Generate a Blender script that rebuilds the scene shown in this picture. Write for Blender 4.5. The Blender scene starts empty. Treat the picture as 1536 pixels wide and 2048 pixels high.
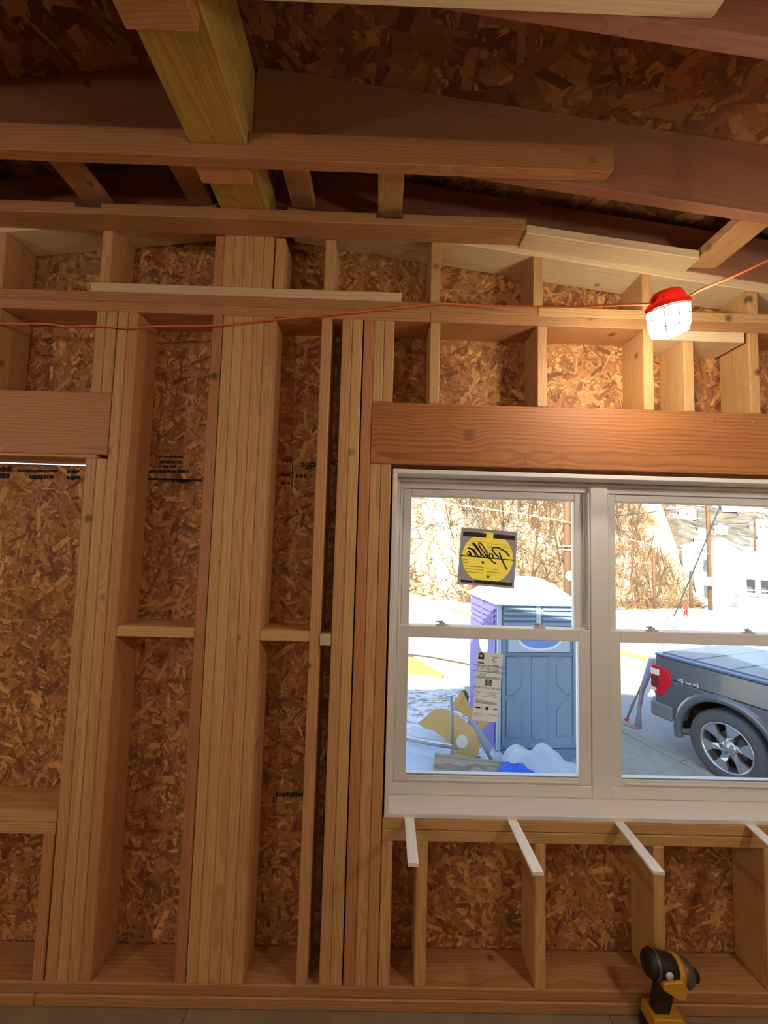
import bpy, bmesh, math, random
from mathutils import Vector, Matrix, noise
random.seed(11)
S = bpy.context.scene
COL = S.collection
R = math.radians

# ------------------------------------------------------------------ camera
FPX, PITCH, YAW, ROLL = 820.03, .0699726, .01073838, .02766758
CAM = Vector((0, -1.505462, 1.59237))
_F = Vector((math.sin(YAW)*math.cos(PITCH), math.cos(YAW)*math.cos(PITCH), math.sin(PITCH)))
_r = Vector((math.cos(YAW), -math.sin(YAW), 0)); _u = _r.cross(_F)
_R = _r*math.cos(ROLL)+_u*math.sin(ROLL); _U = _u*math.cos(ROLL)-_r*math.sin(ROLL)
cam = bpy.data.objects.new('camera', bpy.data.cameras.new('camera')); COL.objects.link(cam)
M = Matrix((_R, _U, -_F)).transposed().to_4x4(); M.translation = CAM; cam.matrix_world = M
cam.data.sensor_fit = 'VERTICAL'; cam.data.sensor_height = 36; cam.data.lens = FPX/2048*36
cam.data.clip_start = .02; cam.data.clip_end = 900
S.camera = cam

# ------------------------------------------------------------------ sky, sun, exposure
SUN_EL, SUN_DIR = R(31), Vector((.48, .877, 0)).normalized()     # SUN_DIR: where the light travels to
SKY, SUN = .46, 17
w = bpy.data.worlds.new('sky'); S.world = w; w.use_nodes = True
nt = w.node_tree; bg = nt.nodes['Background']
sk = nt.nodes.new('ShaderNodeTexSky'); sk.sky_type = 'NISHITA'; sk.sun_disc = False
sk.sun_elevation = SUN_EL; sk.sun_rotation = math.atan2(-SUN_DIR.x, -SUN_DIR.y)
nt.links.new(sk.outputs[0], bg.inputs[0]); bg.inputs[1].default_value = SKY
sun = bpy.data.objects.new('sun', bpy.data.lights.new('sun', 'SUN')); COL.objects.link(sun)
sun.data.energy = SUN; sun.data.angle = R(.6); sun.data.color = (1, .93, .80)
_d = SUN_DIR*math.cos(SUN_EL)-Vector((0, 0, math.sin(SUN_EL)))
sun.rotation_euler = _d.to_track_quat('-Z', 'Y').to_euler(); sun.location = (0, -20, 30)
S.view_settings.view_transform = 'Standard'; S.view_settings.look = 'None'
S.view_settings.exposure = 0; S.view_settings.gamma = 1; S.view_settings.use_curve_mapping = False
LAMP_L = 128          # radiance of a work-light globe

# ------------------------------------------------------------------ pixel helpers (1536x2048 frame)
def ray(x, y): return _F+_R*((x-768)/FPX)+_U*((1024-y)/FPX)
def onY(x, y, Y): d = ray(x, y); return CAM+d*((Y-CAM.y)/d.y)
def onZ(x, y, Z): d = ray(x, y); return CAM+d*((Z-CAM.z)/d.z)
def at(x, y, depth): return CAM+ray(x, y)*depth

# ------------------------------------------------------------------ material helpers
def lin(c):
    return tuple(((v/255)/12.92 if v/255 <= .04045 else ((v/255+.055)/1.055)**2.4) for v in c)
class G:
    def __init__(s, name):
        s.m = bpy.data.materials.new(name); s.m.use_nodes = True; s.nt = s.m.node_tree
        s.nt.nodes.clear(); s.out = s.n('OutputMaterial')
    def n(s, t, **k):
        o = s.nt.nodes.new('ShaderNode'+t)
        for a, b in k.items(): setattr(o, a, b)
        return o
    def put(s, sock, v):
        if hasattr(v, 'is_output') or isinstance(v, bpy.types.NodeSocket): s.nt.links.new(v, sock)
        else:
            if sock.type == 'RGBA' and len(v) == 3: v = tuple(v)+(1,)
            sock.default_value = v
    def math(s, op, a, b=0, c=None):
        o = s.n('Math', operation=op); s.put(o.inputs[0], a); s.put(o.inputs[1], b)
        if c is not None: s.put(o.inputs[2], c)
        return o.outputs[0]
    def mix(s, f, a, b, mode='MIX'):
        o = s.n('Mix', data_type='RGBA', blend_type=mode); s.put(o.inputs[0], f); s.put(o.inputs[6], a); s.put(o.inputs[7], b)
        return o.outputs[2]
    def rng(s, v, a, b, c=0, d=1):
        o = s.n('MapRange'); o.interpolation_type = 'SMOOTHSTEP'
        for i, q in enumerate((v, a, b, c, d)): s.put(o.inputs[i], q)
        return o.outputs[0]
    def xyz(s, x, y, z):
        o = s.n('CombineXYZ'); s.put(o.inputs[0], x); s.put(o.inputs[1], y); s.put(o.inputs[2], z); return o.outputs[0]
    def vmul(s, v, k):
        o = s.n('VectorMath', operation='MULTIPLY'); s.put(o.inputs[0], v); s.put(o.inputs[1], k); return o.outputs[0]
    def noise(s, v, scale, detail=3, rough=.55):
        o = s.n('TexNoise'); s.put(o.inputs['Vector'], v); o.inputs['Scale'].default_value = scale
        o.inputs['Detail'].default_value = detail; o.inputs['Roughness'].default_value = rough; return o
    def bsdf(s, col, rough=.6, metal=0, bump=None, bstr=.2, bdist=.002, **k):
        b = s.n('BsdfPrincipled'); s.put(b.inputs['Base Color'], col); s.put(b.inputs['Roughness'], rough); s.put(b.inputs['Metallic'], metal)
        for a, v in k.items(): s.put(b.inputs[a.replace('_', ' ')], v)
        if bump is not None:
            o = s.n('Bump'); o.inputs['Strength'].default_value = bstr; o.inputs['Distance'].default_value = bdist
            s.put(o.inputs['Height'], bump); s.put(b.inputs['Normal'], o.outputs[0])
        s.put(s.out.inputs[0], b.outputs[0]); return b
    def obj(s): return s.n('TexCoord').outputs['Object']

def wood(name, light, dark, knot=(78, 46, 24), ring=110, contrast=.55, rough=.62, vary=.22, knots=.10):
    g = G(name); light, dark, knot = lin(light), lin(dark), lin(knot)
    co = g.obj(); rnd = g.n('ObjectInfo').outputs['Random']
    sp = g.n('SeparateXYZ'); g.put(sp.inputs[0], co); x, y, z = sp.outputs
    r2 = g.math('FRACT', g.math('MULTIPLY', rnd, 7.31)); r3 = g.math('FRACT', g.math('MULTIPLY', rnd, 23.7))
    v = g.xyz(g.math('ADD', x, g.math('MULTIPLY', rnd, 31.)), g.math('ADD', y, r2), g.math('ADD', z, r3))
    nz = g.noise(g.vmul(v, (1.4, 7, 7)), 1, 2); ns = g.n('SeparateColor'); g.put(ns.inputs[0], nz.outputs['Color'])
    vor = g.n('TexVoronoi'); g.put(vor.inputs['Vector'], v); vor.inputs['Scale'].default_value = 4.6
    d = vor.outputs['Distance']
    bul = g.math('MULTIPLY', g.rng(d, 0, .38, 1, 0), .014)
    yy = g.math('ADD', g.math('ADD', y, g.math('MULTIPLY', g.math('SUBTRACT', r2, .5), .14)), g.math('MULTIPLY', ns.outputs[0], .06))
    zz = g.math('ADD', g.math('ADD', z, g.math('ADD', g.math('MULTIPLY', r3, .09), .03)), g.math('MULTIPLY', ns.outputs[1], .06))
    rr = g.math('SQRT', g.math('ADD', g.math('MULTIPLY', yy, yy), g.math('MULTIPLY', zz, zz)))
    ph = g.math('FRACT', g.math('MULTIPLY', g.math('ADD', rr, bul), ring))
    rg = g.math('MULTIPLY', g.math('POWER', ph, 2.2), g.rng(ph, .92, 1, 1, 0))
    fib = g.noise(g.vmul(v, (4, 260, 260)), 1, 2, .6).outputs[0]
    blot = g.noise(g.vmul(v, (2.2, 14, 14)), 1, 3).outputs[0]
    c = g.mix(g.math('MULTIPLY', rg, contrast), light, dark)
    c = g.mix(g.rng(fib, .45, .75, 0, .35), c, dark)
    c = g.mix(g.rng(blot, .5, .8, 0, .45), c, dark)
    c = g.mix(g.math('MULTIPLY', g.rng(d, knots*.3, knots, .85, 0), g.rng(blot, .3, .6, .35, 1)), c, knot)
    h = g.n('HueSaturation'); g.put(h.inputs['Value'], g.math('ADD', g.math('MULTIPLY', r3, vary), 1-vary*.55)); g.put(h.inputs['Color'], c)
    g.put(h.inputs['Hue'], g.math('ADD', .492, g.math('MULTIPLY', r2, .014)))
    g.bsdf(h.outputs[0], rough, bump=fib, bstr=.25, bdist=.0012); return g.m

def plain(name, col, rough=.55, metal=0, var=.12, scale=6, bump=0, **k):
    g = G(name); c = lin(col); co = g.obj(); nz = g.noise(co, scale, 4).outputs[0]
    dk = tuple(v*(1-var*1.6) for v in c); lt = tuple(min(1, v*(1+var)) for v in c)
    g.bsdf(g.mix(nz, dk, lt), rough, metal, bump=nz if bump else None, bstr=bump, bdist=.01, **k); return g.m

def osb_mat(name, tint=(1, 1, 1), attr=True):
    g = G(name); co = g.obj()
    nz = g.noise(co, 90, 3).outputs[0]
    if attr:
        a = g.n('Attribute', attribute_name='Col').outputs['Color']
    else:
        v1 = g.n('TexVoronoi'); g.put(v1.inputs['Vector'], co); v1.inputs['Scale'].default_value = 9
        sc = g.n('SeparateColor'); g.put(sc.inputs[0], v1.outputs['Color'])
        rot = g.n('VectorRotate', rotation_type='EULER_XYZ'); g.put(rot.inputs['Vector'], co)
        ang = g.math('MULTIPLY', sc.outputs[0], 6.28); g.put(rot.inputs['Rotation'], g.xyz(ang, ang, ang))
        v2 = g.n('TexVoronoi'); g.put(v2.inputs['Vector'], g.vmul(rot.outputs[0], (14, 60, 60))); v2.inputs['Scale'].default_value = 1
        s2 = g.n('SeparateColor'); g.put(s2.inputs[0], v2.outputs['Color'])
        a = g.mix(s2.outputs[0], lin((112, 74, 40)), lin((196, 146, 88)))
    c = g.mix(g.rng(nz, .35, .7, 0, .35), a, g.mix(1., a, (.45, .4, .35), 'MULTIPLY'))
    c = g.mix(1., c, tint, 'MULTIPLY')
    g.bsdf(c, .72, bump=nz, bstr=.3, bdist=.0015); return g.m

def emis(name, col, st):
    g = G(name); e = g.n('Emission'); g.put(e.inputs[0], lin(col)); e.inputs[1].default_value = st; g.put(g.out.inputs[0], e.outputs[0]); return g.m

def thin(name, col, rough=.5, trans=.5, noise_s=5):
    """translucent thin sheet"""
    g = G(name); c = g.mix(g.noise(g.obj(), noise_s, 3).outputs[0], tuple(v*.85 for v in lin(col)), lin(col))
    d = g.n('BsdfDiffuse'); g.put(d.inputs[0], c); t = g.n('BsdfTranslucent'); g.put(t.inputs[0], c)
    m = g.n('MixShader'); m.inputs[0].default_value = trans
    g.nt.links.new(d.outputs[0], m.inputs[1]); g.nt.links.new(t.outputs[0], m.inputs[2]); g.put(g.out.inputs[0], m.outputs[0]); return g.m

def glass_mat():
    g = G('window_glass'); t = g.n('BsdfTransparent'); t.inputs[0].default_value = (.97, .985, .975, 1)
    gl = g.n('BsdfGlossy'); gl.inputs['Roughness'].default_value = .01
    f = g.n('Fresnel'); f.inputs[0].default_value = 1.22
    m = g.n('MixShader'); g.nt.links.new(f.outputs[0], m.inputs[0]); g.nt.links.new(t.outputs[0], m.inputs[1]); g.nt.links.new(gl.outputs[0], m.inputs[2])
    g.put(g.out.inputs[0], m.outputs[0]); return g.m

MAT = dict(
    spf=wood('stud_spruce', (214, 170, 112), (168, 118, 66)),
    red=wood('stud_reddish', (204, 146, 96), (156, 100, 60)),
    fir=wood('plate_fir', (198, 142, 92), (148, 96, 56), ring=95, contrast=.6),
    hdr=wood('header_fir', (192, 120, 62), (124, 66, 30), ring=80, contrast=.75, knots=.16),
    raf=wood("rafter_fir", (168, 116, 84), (126, 82, 58), ring=95, contrast=.5),
    pine=wood('pale_pine', (232, 206, 162), (196, 162, 114), contrast=.4),
    ylw=wood('treated_yellow', (198, 166, 78), (142, 110, 46), ring=120, contrast=.6),
    shim=wood('shim_cedar', (246, 244, 234), (220, 208, 184), contrast=.3, knots=.03),
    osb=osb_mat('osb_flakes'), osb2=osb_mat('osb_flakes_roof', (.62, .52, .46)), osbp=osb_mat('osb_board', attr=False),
    floor=plain('subfloor_dusty', (150, 130, 104), .8, var=.25, scale=9, bump=.1),
    pvc=plain('white_vinyl', (226, 226, 222), .35, var=.02),
    prim=plain('primed_jamb', (236, 230, 226), .5, var=.03),
    glass=glass_mat(), blk=plain('black_print', (22, 20, 18), .7), ink=plain('faded_ink', (34, 24, 16), .9),
    metal=plain('nail_steel', (200, 190, 170), .3, .9), alum=plain('galvanised', (170, 176, 184), .4, .6),
)
# ------------------------------------------------------------------ object helpers
def tag(o, label=None, cat=None, group=None, kind=None):
    for k, v in (('label', label), ('category', cat), ('group', group), ('kind', kind)):
        if v: o[k] = v
    return o
def emp(name, loc=(0, 0, 0), label=None, cat=None, group=None, kind=None, rz=0):
    o = bpy.data.objects.new(name, None); COL.objects.link(o); o.location = loc; o.rotation_euler = (0, 0, rz)
    o.empty_display_size = .1; return tag(o, label, cat, group, kind)
def link(name, me, mat=None, parent=None):
    o = bpy.data.objects.new(name, me); COL.objects.link(o)
    if mat is not None:
        me.materials.clear(); me.materials.append(MAT[mat] if isinstance(mat, str) else mat)
    if parent is not None: o.parent = parent
    return o
def from_bm(name, bm, mat, parent=None, smooth=False):
    bmesh.ops.recalc_face_normals(bm, faces=bm.faces)
    me = bpy.data.meshes.new(name); bm.to_mesh(me); bm.free()
    if smooth:
        for p in me.polygons: p.use_smooth = True
    return link(name, me, mat, parent)
AXR = {'x': Matrix.Identity(3), 'z': Matrix(((0, 0, 1), (1, 0, 0), (0, 1, 0))).transposed(), 'y': Matrix(((0, 1, 0), (0, 0, 1), (1, 0, 0))).transposed()}
def solid(name, pts, faces, mat, parent=None, rot=None, bev=.0025):
    """closed solid from world points; local x runs along the grain"""
    rot = rot or AXR['x']; c = sum((Vector(p) for p in pts), Vector())/len(pts); inv = rot.inverted()
    bm = bmesh.new(); vs = [bm.verts.new(inv @ (Vector(p)-c)) for p in pts]
    for f in faces: bm.faces.new([vs[i] for i in f])
    bmesh.ops.recalc_face_normals(bm, faces=bm.faces)
    if bev: bmesh.ops.bevel(bm, geom=bm.edges[:], offset=bev, segments=1, affect='EDGES', clamp_overlap=True)
    o = from_bm(name, bm, mat, parent); m = rot.to_4x4(); m.translation = c; o.matrix_basis = m; return o
BOXF = [(0, 1, 3, 2), (4, 6, 7, 5), (0, 4, 5, 1), (2, 3, 7, 6), (0, 2, 6, 4), (1, 5, 7, 3)]
def bx(name, x0, x1, y0, y1, z0, z1, mat, parent=None, ax=None, bev=.0025):
    d = (x1-x0, y1-y0, z1-z0); ax = ax or 'xyz'[d.index(max(d))]
    return solid(name, [(x, y, z) for x in (x0, x1) for y in (y0, y1) for z in (z0, z1)], BOXF, mat, parent, AXR[ax], min(bev, min(d)*.3))
def extr(name, poly, a0, a1, mat, parent=None, ax='x', plane='xz', bev=.0025, slope=0):
    """polygon in a plane extruded along the third axis"""
    def P(p, a):
        return {'xz': (p[0], a, p[1]), 'xy': (p[0], p[1], a), 'yz': (a, p[0], p[1])}[plane]
    n = len(poly); pts = [P(p, a0) for p in poly]+[P(p, a1) for p in poly]
    fs = [tuple(range(n)), tuple(range(2*n-1, n-1, -1))]+[(i, (i+1) % n, n+(i+1) % n, n+i) for i in range(n)]
    rot = AXR[ax] if not slope else Matrix.Rotation(-math.atan(slope), 3, 'Y')
    return solid(name, pts, fs, mat, parent, rot, bev)
def tube(name, pts, r, mat, parent=None, sides=8, caps=True):
    pts = [Vector(p) for p in pts]; rs = r if isinstance(r, (list, tuple)) else [r]*len(pts)
    bm = bmesh.new(); rings = []; up = None
    for i, p in enumerate(pts):
        t = (pts[min(i+1, len(pts)-1)]-pts[max(i-1, 0)]).normalized()
        if up is None: up = t.orthogonal().normalized()
        up = (up-t*up.dot(t)).normalized(); s = t.cross(up)
        rings.append([bm.verts.new(p+(up*math.cos(a)+s*math.sin(a))*rs[i]) for a in (2*math.pi*k/sides for k in range(sides))])
    for a, b in zip(rings, rings[1:]):
        for k in range(sides): bm.faces.new((a[k], a[(k+1) % sides], b[(k+1) % sides], b[k]))
    if caps: bm.faces.new(rings[0][::-1]); bm.faces.new(rings[-1])
    return from_bm(name, bm, mat, parent, True)
def lathe(name, prof, mat, parent=None, seg=24, m=None, smooth=True, arc=2*math.pi):
    bm = bmesh.new(); full = arc > 6.28; n = seg if full else seg+1; rings = []
    for r_, h in prof:
        rings.append([bm.verts.new((r_*math.cos(arc*k/seg), r_*math.sin(arc*k/seg), h)) for k in range(n)])
    for a, b in zip(rings, rings[1:]):
        for k in range(seg): bm.faces.new((a[k], a[(k+1) % n], b[(k+1) % n], b[k]))
    bmesh.ops.remove_doubles(bm, verts=bm.verts, dist=1e-6)
    o = from_bm(name, bm, mat, parent, smooth)
    if m is not None: o.matrix_basis = m
    return o
def text(name, body, size, m, mat, parent=None, align='CENTER', mirror=False, bold=0):
    cu = bpy.data.curves.new(name, 'FONT'); cu.body = body; cu.size = size; cu.align_x = align; cu.align_y = 'CENTER'; cu.resolution_u = 2; cu.offset = bold*size
    t = bpy.data.objects.new('tmp', cu); COL.objects.link(t); bpy.context.view_layer.update()
    me = bpy.data.meshes.new_from_object(t.evaluated_get(bpy.context.evaluated_depsgraph_get()))
    bpy.data.objects.remove(t); bpy.data.curves.remove(cu)
    if mirror: me.transform(Matrix.Diagonal((-1, 1, 1, 1))); me.flip_normals()
    o = link(name, me, mat, parent); o.matrix_basis = m; return o
def frame(o, xd, yd):
    """matrix with local x along xd, local y close to yd"""
    x = Vector(xd).normalized(); z = x.cross(Vector(yd)).normalized(); y = z.cross(x)
    m = Matrix((x, y, z)).transposed().to_4x4(); m.translation = Vector(o); return m
def keep(o):
    """mesh given in world coordinates: cancel the parent's own offset"""
    o.matrix_parent_inverse = o.parent.matrix_basis.inverted(); return o
def flakes(name, parent, regions, n, put, mat, lo=.03, hi=.13, wl=.005, wh=.023, pal=None, depth=.0016):
    """real OSB strands lying on a board: thin ragged flakes, one joined 'stuff' part; put(u,v,h) -> point"""
    pal = pal or [(124, 80, 42), (138, 92, 48), (150, 102, 56), (160, 112, 62), (172, 122, 70), (146, 96, 52), (184, 138, 84), (110, 68, 36)]
    pal = [tuple(q*k for q, k in zip(lin(c), (1.62, 1.66, 1.72))) for c in pal]; vs, fs, cs = [], [], []
    areas = [(r[1]-r[0])*(r[3]-r[2]) for r in regions]
    for rg, a in zip(regions, areas):
        k = int(n*a)
        for i in range(k):
            u, v = random.uniform(rg[0], rg[1]), random.uniform(rg[2], rg[3])
            L = random.uniform(lo, hi)*.5; W = random.uniform(wl, wh)*.5; t = random.uniform(0, math.pi)
            if random.random() < .35: L *= .5; W *= .6
            ct, st = math.cos(t), math.sin(t); h = depth*(.2+.8*i/k)
            base = len(vs); tl = random.uniform(-.4, .4)*depth
            for (a_, b_) in ((-1, -.8), (-.2, -1), (1.05, -.7), (.85, .15), (1, .8), (.1, 1), (-.9, .9), (-1.1, .2)):
                a_ = (a_+random.uniform(-.12, .12))*L; b_ = (b_+random.uniform(-.25, .25))*W
                uu, vv = u+a_*ct-b_*st, v+a_*st+b_*ct
                uu = min(max(uu, rg[0]), rg[1]); vv = min(max(vv, rg[2]), rg[3])
                vs.append(put(uu, vv, h+tl*a_/L))
            fs.append(tuple(range(base, base+8)))
            c = random.choice(pal); f = random.uniform(.80, 1.12); cs += [(c[0]*f, c[1]*f, c[2]*f, 1)]*8
    me = bpy.data.meshes.new(name); me.from_pydata(vs, [], fs); me.update()
    at_ = me.color_attributes.new('Col', 'FLOAT_COLOR', 'POINT'); at_.data.foreach_set('color', [q for c in cs for q in c])
    o = link(name, me, mat, parent); o['kind'] = 'stuff'; return keep(o)

# ================================================================== STRUCTURE
XL, XR, YB = -3.43, 2.39, -5.4                 # room: left wall, right wall, back wall
D = .1397; TW = .0381
deck = lambda X: 3.109-.126*abs(X+.524)         # underside of the roof deck
rake = lambda X: 2.850-.130*abs(X+.524)         # underside of the rake plate
GZ = -1.16                                       # ground outside

floor = emp('floor', (0, 0, 0), 'dusty plywood subfloor at the foot of the framed wall', 'floor', kind='structure')
for i, (a, b) in enumerate(((XL, -2.03), (-2.028, -.601), (-.599, .83), (.832, XR))):
    bx('subfloor_sheet', a, b, YB, D, -.02, 0, 'floor', floor, bev=.002)
bx('floor_frame', XL, XR, YB, D, -.26, -.021, 'raf', floor)
fnd = bx('foundation', XL, XR, YB, D, GZ-1.5, -.262, plain('foundation_block', (150, 148, 144), .9), None, bev=0)
tag(fnd, 'grey block foundation under the house', 'foundation', kind='structure')

wall = emp('wall_front', (0, 0, 0), 'open stud wall with bare lumber framing and flake board sheathing', 'wall', kind='structure')
def stud(x0, z0=.0762, z1=2.4292, m='spf', name='stud', x1=None, y0=0., lean=0):
    o = bx(name, x0, x1 or x0+TW, y0+random.uniform(-.0006, .0006), D-.0004, z0, z1, m, wall, 'z', .003)
    o.rotation_euler.rotate_axis('Y', 0); return o
# sole plates, top plates
for z in (0, TW):
    for a, b in ((XL, -1.115 if z == 0 else -2.), (-1.113 if z == 0 else -1.998, XR)): bx('bottom_plate', a, b, -.003*(z == 0), D, z+.0003+.0006*(z > 0), z+TW, 'fir', wall, bev=.004)
bx('top_plate', XL, .1715, 0, D, 2.4292, 2.4670, 'fir', wall); bx('top_plate', .1725, XR, 0, D, 2.4292, 2.4670, 'fir', wall)
bx('top_plate', XL, .5835, 0, D, 2.4675, 2.5054, 'fir', wall); bx('top_plate', .5845, XR, 0, D, 2.4675, 2.5054, 'spf', wall)
bx('nailing_strip', -1.12, .06, -.001, .088, 2.5056, 2.5415, 'pine', wall)
# left opening
for x in (-1.0865, -1.0475): stud(x, z1=1.866, name='trimmer_stud'); stud(x-.003, 2.1136, 2.4292, name='cripple_stud')
stud(-1.0085); stud(-.9695, m='red')
bx('header', -2.3, -1.0105, -.001, .0375, 1.8787, 2.1134, 'fir', wall); bx('header', -2.3, -1.0105, .102, D, 1.8787, 2.1134, 'fir', wall)
bx('header_filler', -2.3, -1.048, 0, D, 1.8665, 1.8783, 'spf', wall)
stud(-1.4875, 2.1136, 2.4292, name='cripple_stud'); stud(-1.895, 2.1136, 2.4292, name='cripple_stud')
bx('sill_plate', -2.3, -1.0895, 0, D, .5869, .6238, 'spf', wall); bx('sill_plate', -2.3, -1.0905, .0005, D, .5478, .5846, 'spf', wall)
for x, m in ((-1.131, 'red'), (-1.4875, 'spf'), (-1.895, 'spf')): stud(x, z1=.5475, m=m, name='cripple_stud')
for x in (-2.34, -2.379, -2.80, -3.2, XL+.001): stud(x)
# bay between the reddish stud and the stud pack, the pack, and the narrow bays
bx('blocking', -.9305, -.6535, .001, D, 1.2246, 1.2626, 'spf', wall)
stud(-.6530, m='red')
for x in (-.6120, -.5735, -.5350, -.4965, -.4575): stud(x)
bx('blocking', -.4185, -.2405, .001, D, 1.2220, 1.2598, 'spf', wall)
stud(-.2400)
bx('blocking', -.2010, -.1622, -.007, D, 1.2115, 1.2515, 'pine', wall, 'y')
stud(-.1613); stud(-.1222)
stud(-.0787, m='red')
for x in (-.0392, .0001): stud(x, z1=1.8760, name='trimmer_stud')
for x in (-.0402, -.0012): stud(x, 2.1120, 2.4292, name='cripple_stud')
# window header and sill
hdr = bx('header', -.0398, 1.785, -.0015, .0375, 1.8765, 2.1115, 'hdr', wall); bx('header', -.0398, 1.785, .102, D, 1.8765, 2.1115, 'fir', wall)
bx('header_filler', -.0398, 1.785, .039, .100, 1.8765, 2.1115, 'spf', wall)
bx('sill_plate', .0402, 1.705, 0, D, .5874, .6245, 'spf', wall); bx('sill_plate', .0402, 1.705, .0005, D, .5482, .5848, 'spf', wall)
for x in (.0405, .164, .577, .994, 1.387, 1.664): stud(x, z1=.548, name='cripple_stud')
for x, t in ((.173, 2.4290), (.582, 2.4290), (.990, 2.4290), (1.145, 2.3885), (1.397, 2.4290), (1.705, 2.4290), (1.745, 2.4290)):
    stud(x, 2.1118, t, name='cripple_stud')
bx('flat_blocking', 1.0285, 1.382, 0, D, 2.3888, 2.4289, 'pine', wall)
for x in (1.706, 1.745): stud(x, z1=1.8760, name='trimmer_stud')
for x in (1.786, 1.99, XR-TW): stud(x)
# gable studs above the plates, rake plates
def gable(x0, m='spf', x1=None, flat=None, name='gable_stud'):
    x1 = x1 or x0+TW; a, b = (flat, flat) if flat else (rake(x0)-.0006, rake(x1)-.0006)
    z0 = 2.5057 if not (-1.13 < x0 < .06) else 2.5418
    pts = [(x0, y, z) for y in (0,) for z in (0,)]
    P = [(x0, 0, z0), (x0, 0, a), (x0, D, z0), (x0, D, a), (x1, 0, z0), (x1, 0, b), (x1, D, z0), (x1, D, b)]
    return solid(name, P, BOXF, m, wall, AXR['z'], .003)
for x in (-3.0, -2.6, -2.3, -1.895, -1.492, -1.09): gable(x)
gable(-.6600, 'red', -.6266, 2.7440)
for k in range(5): gable(-.6257+k*.0383, flat=2.7860)
gable(-.4286, flat=2.7440, x1=-.3915); gable(-.2378, x1=-.1975, flat=2.7440); gable(.1700); gable(.5650); gable(.9875, x1=1.0240); gable(1.400); gable(1.80); gable(2.2)
def rk(name, x0, x1, f0, t, y0, y1, m):
    return extr(name, [(x0, f0(x0)), (x1, f0(x1)), (x1, f0(x1)+t), (x0, f0(x0)+t)], y0, y1, m, wall, slope=(f0(x1)-f0(x0))/(x1-x0))
rk('rake_plate', -.3900, 2.60, rake, TW, 0, D, 'pine'); rk('rake_plate', -3.62, -.6610, rake, TW, 0, D, 'pine')
rk('end_rafter', -.4350, 2.75, lambda X: rake(X)+.0385, .180, .0, TW, 'raf'); rk('end_rafter', -3.8, -.6130, lambda X: rake(X)+.0385, .180, .0, TW, 'raf')
# inward backing boards
extr('backing_board', [(XL+.0, 2.7450), (.508, 2.7450), (.508, 2.7868), (.054, 2.7868), (.054, 2.768), (-.042, 2.768), (-.042, 2.7868),
     (-1.043, 2.7868), (-1.043, 2.770), (-1.138, 2.770), (-1.138, 2.7868), (XL, 2.7868)], -.0865, -.0008, 'fir', wall, bev=.002)
rk('backing_board', .5095, 1.1500, lambda X: 2.7335-.120*(X-.51), .034, -.0825, -.0008, 'pine')
# nail heads
def nails(parent, spots, r=.0032):
    for (x, z) in spots:
        p = lathe('nail_head', [(0, 0), (r, 0), (r, .0015), (0, .0022)], 'metal', parent, 8)
        p.matrix_basis = parent.matrix_basis.inverted() @ Matrix.Translation((x, -.0014, z)) @ Matrix.Rotation(R(90), 4, 'X')
spots = []
for px, py in ((760, 829), (759, 858), (758, 892), (760, 912), (1032, 833), (1036, 868), (1050, 918), (1226, 880), (1231, 838), (1420, 874), (868, 817), (1428, 842), (1505, 844), (1172, 920)):
    q = onY(px, py, 0); spots.append((q.x, q.z))
nails(hdr, spots)

# --- sheathing with a gap of daylight over the boarded left opening
SH = .0115
sheath = []
def sheet(x0, x1, z0, z1, zt=None):
    o = bx('sheathing_sheet', x0, x1, D+.0004, D+SH, z0, z1, 'osbp', wall, bev=.001); sheath.append(o); return o
sheet(XL, -1.0285, 0, 1.2490); sheet(XL, -1.0285, 1.2492, 1.8595); sheet(XL, -1.0285, 1.8650, 2.475)
sheet(-1.0283, .0290, 0, 1.2490); sheet(-1.0283, .0290, 1.2492, 2.475)
sheet(.0310, 1.7150, 0, .618); sheet(.0310, 1.7150, 1.8830, 2.475); sheet(1.717, XR, 0, 2.475)
o = extr('sheathing_sheet', [(XL, 2.478), (XR, 2.478), (XR, deck(XR)-.01), (-.524, deck(-.524)-.01), (XL, deck(XL)-.01)], D+.0004, D+SH, 'osbp', wall, bev=0); sheath.append(o)
flakes('osb_strands', sheath[3], [(-1.75, -1.03, .08, 1.2475), (-1.75, -1.03, 1.251, 1.858), (-1.75, -1.03, 1.866, 2.43), (-1.025, .028, .08, 1.2475), (-1.025, .028, 1.251, 2.43),
       (.032, 1.70, .08, .60), (.032, 1.70, 2.10, 2.43), (-1.75, -.66, 2.50, 2.66), (-.66, .2, 2.50, 2.80), (.2, 1.6, 2.50, 2.65), (-1.1, -.66, 2.66, 2.79), (.2, .7, 2.65, 2.72)],
       5200, lambda u, v, h: (u, D-h, v), 'osb')
# ink printed on the sheathing (upside down, as the sheets were hung)
def ink(body, px, py, size, mat='ink', flip=True):
    q = onY(px, py, D-.0029)
    m = frame(q, (-1, 0, 0) if flip else (1, 0, 0), (0, 0, -1) if flip else (0, 0, 1))
    return keep(text('printed_text', body, size*1.2, m, mat, sheath[4], bold=.022))
def inkrow(px0, px1, py, hpx, seed):
    rq = random.Random(seed); x = px0
    while x < px1:
        w_ = rq.uniform(1.5, 4.5); a, b = onY(x, py-hpx/2*rq.uniform(.6, 1), D-.0029), onY(min(x+w_, px1), py+hpx/2*rq.uniform(.6, 1), D-.0029)
        keep(bx('printed_mark', a.x, max(b.x, a.x+.001), D-.0030, D-.0028, b.z, a.z, 'ink', sheath[4], bev=0)); x += w_+rq.uniform(.8, 2.6)
ink('Pacific', 626, 931, .034); inkrow(566, 582, 921, 7, 1); inkrow(563, 580, 950, 7, 2); inkrow(563, 580, 966, 7, 3); inkrow(592, 612, 952, 9, 4)
q0, q1 = onY(586, 918, D-.002), onY(584, 974, D-.002)
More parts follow.
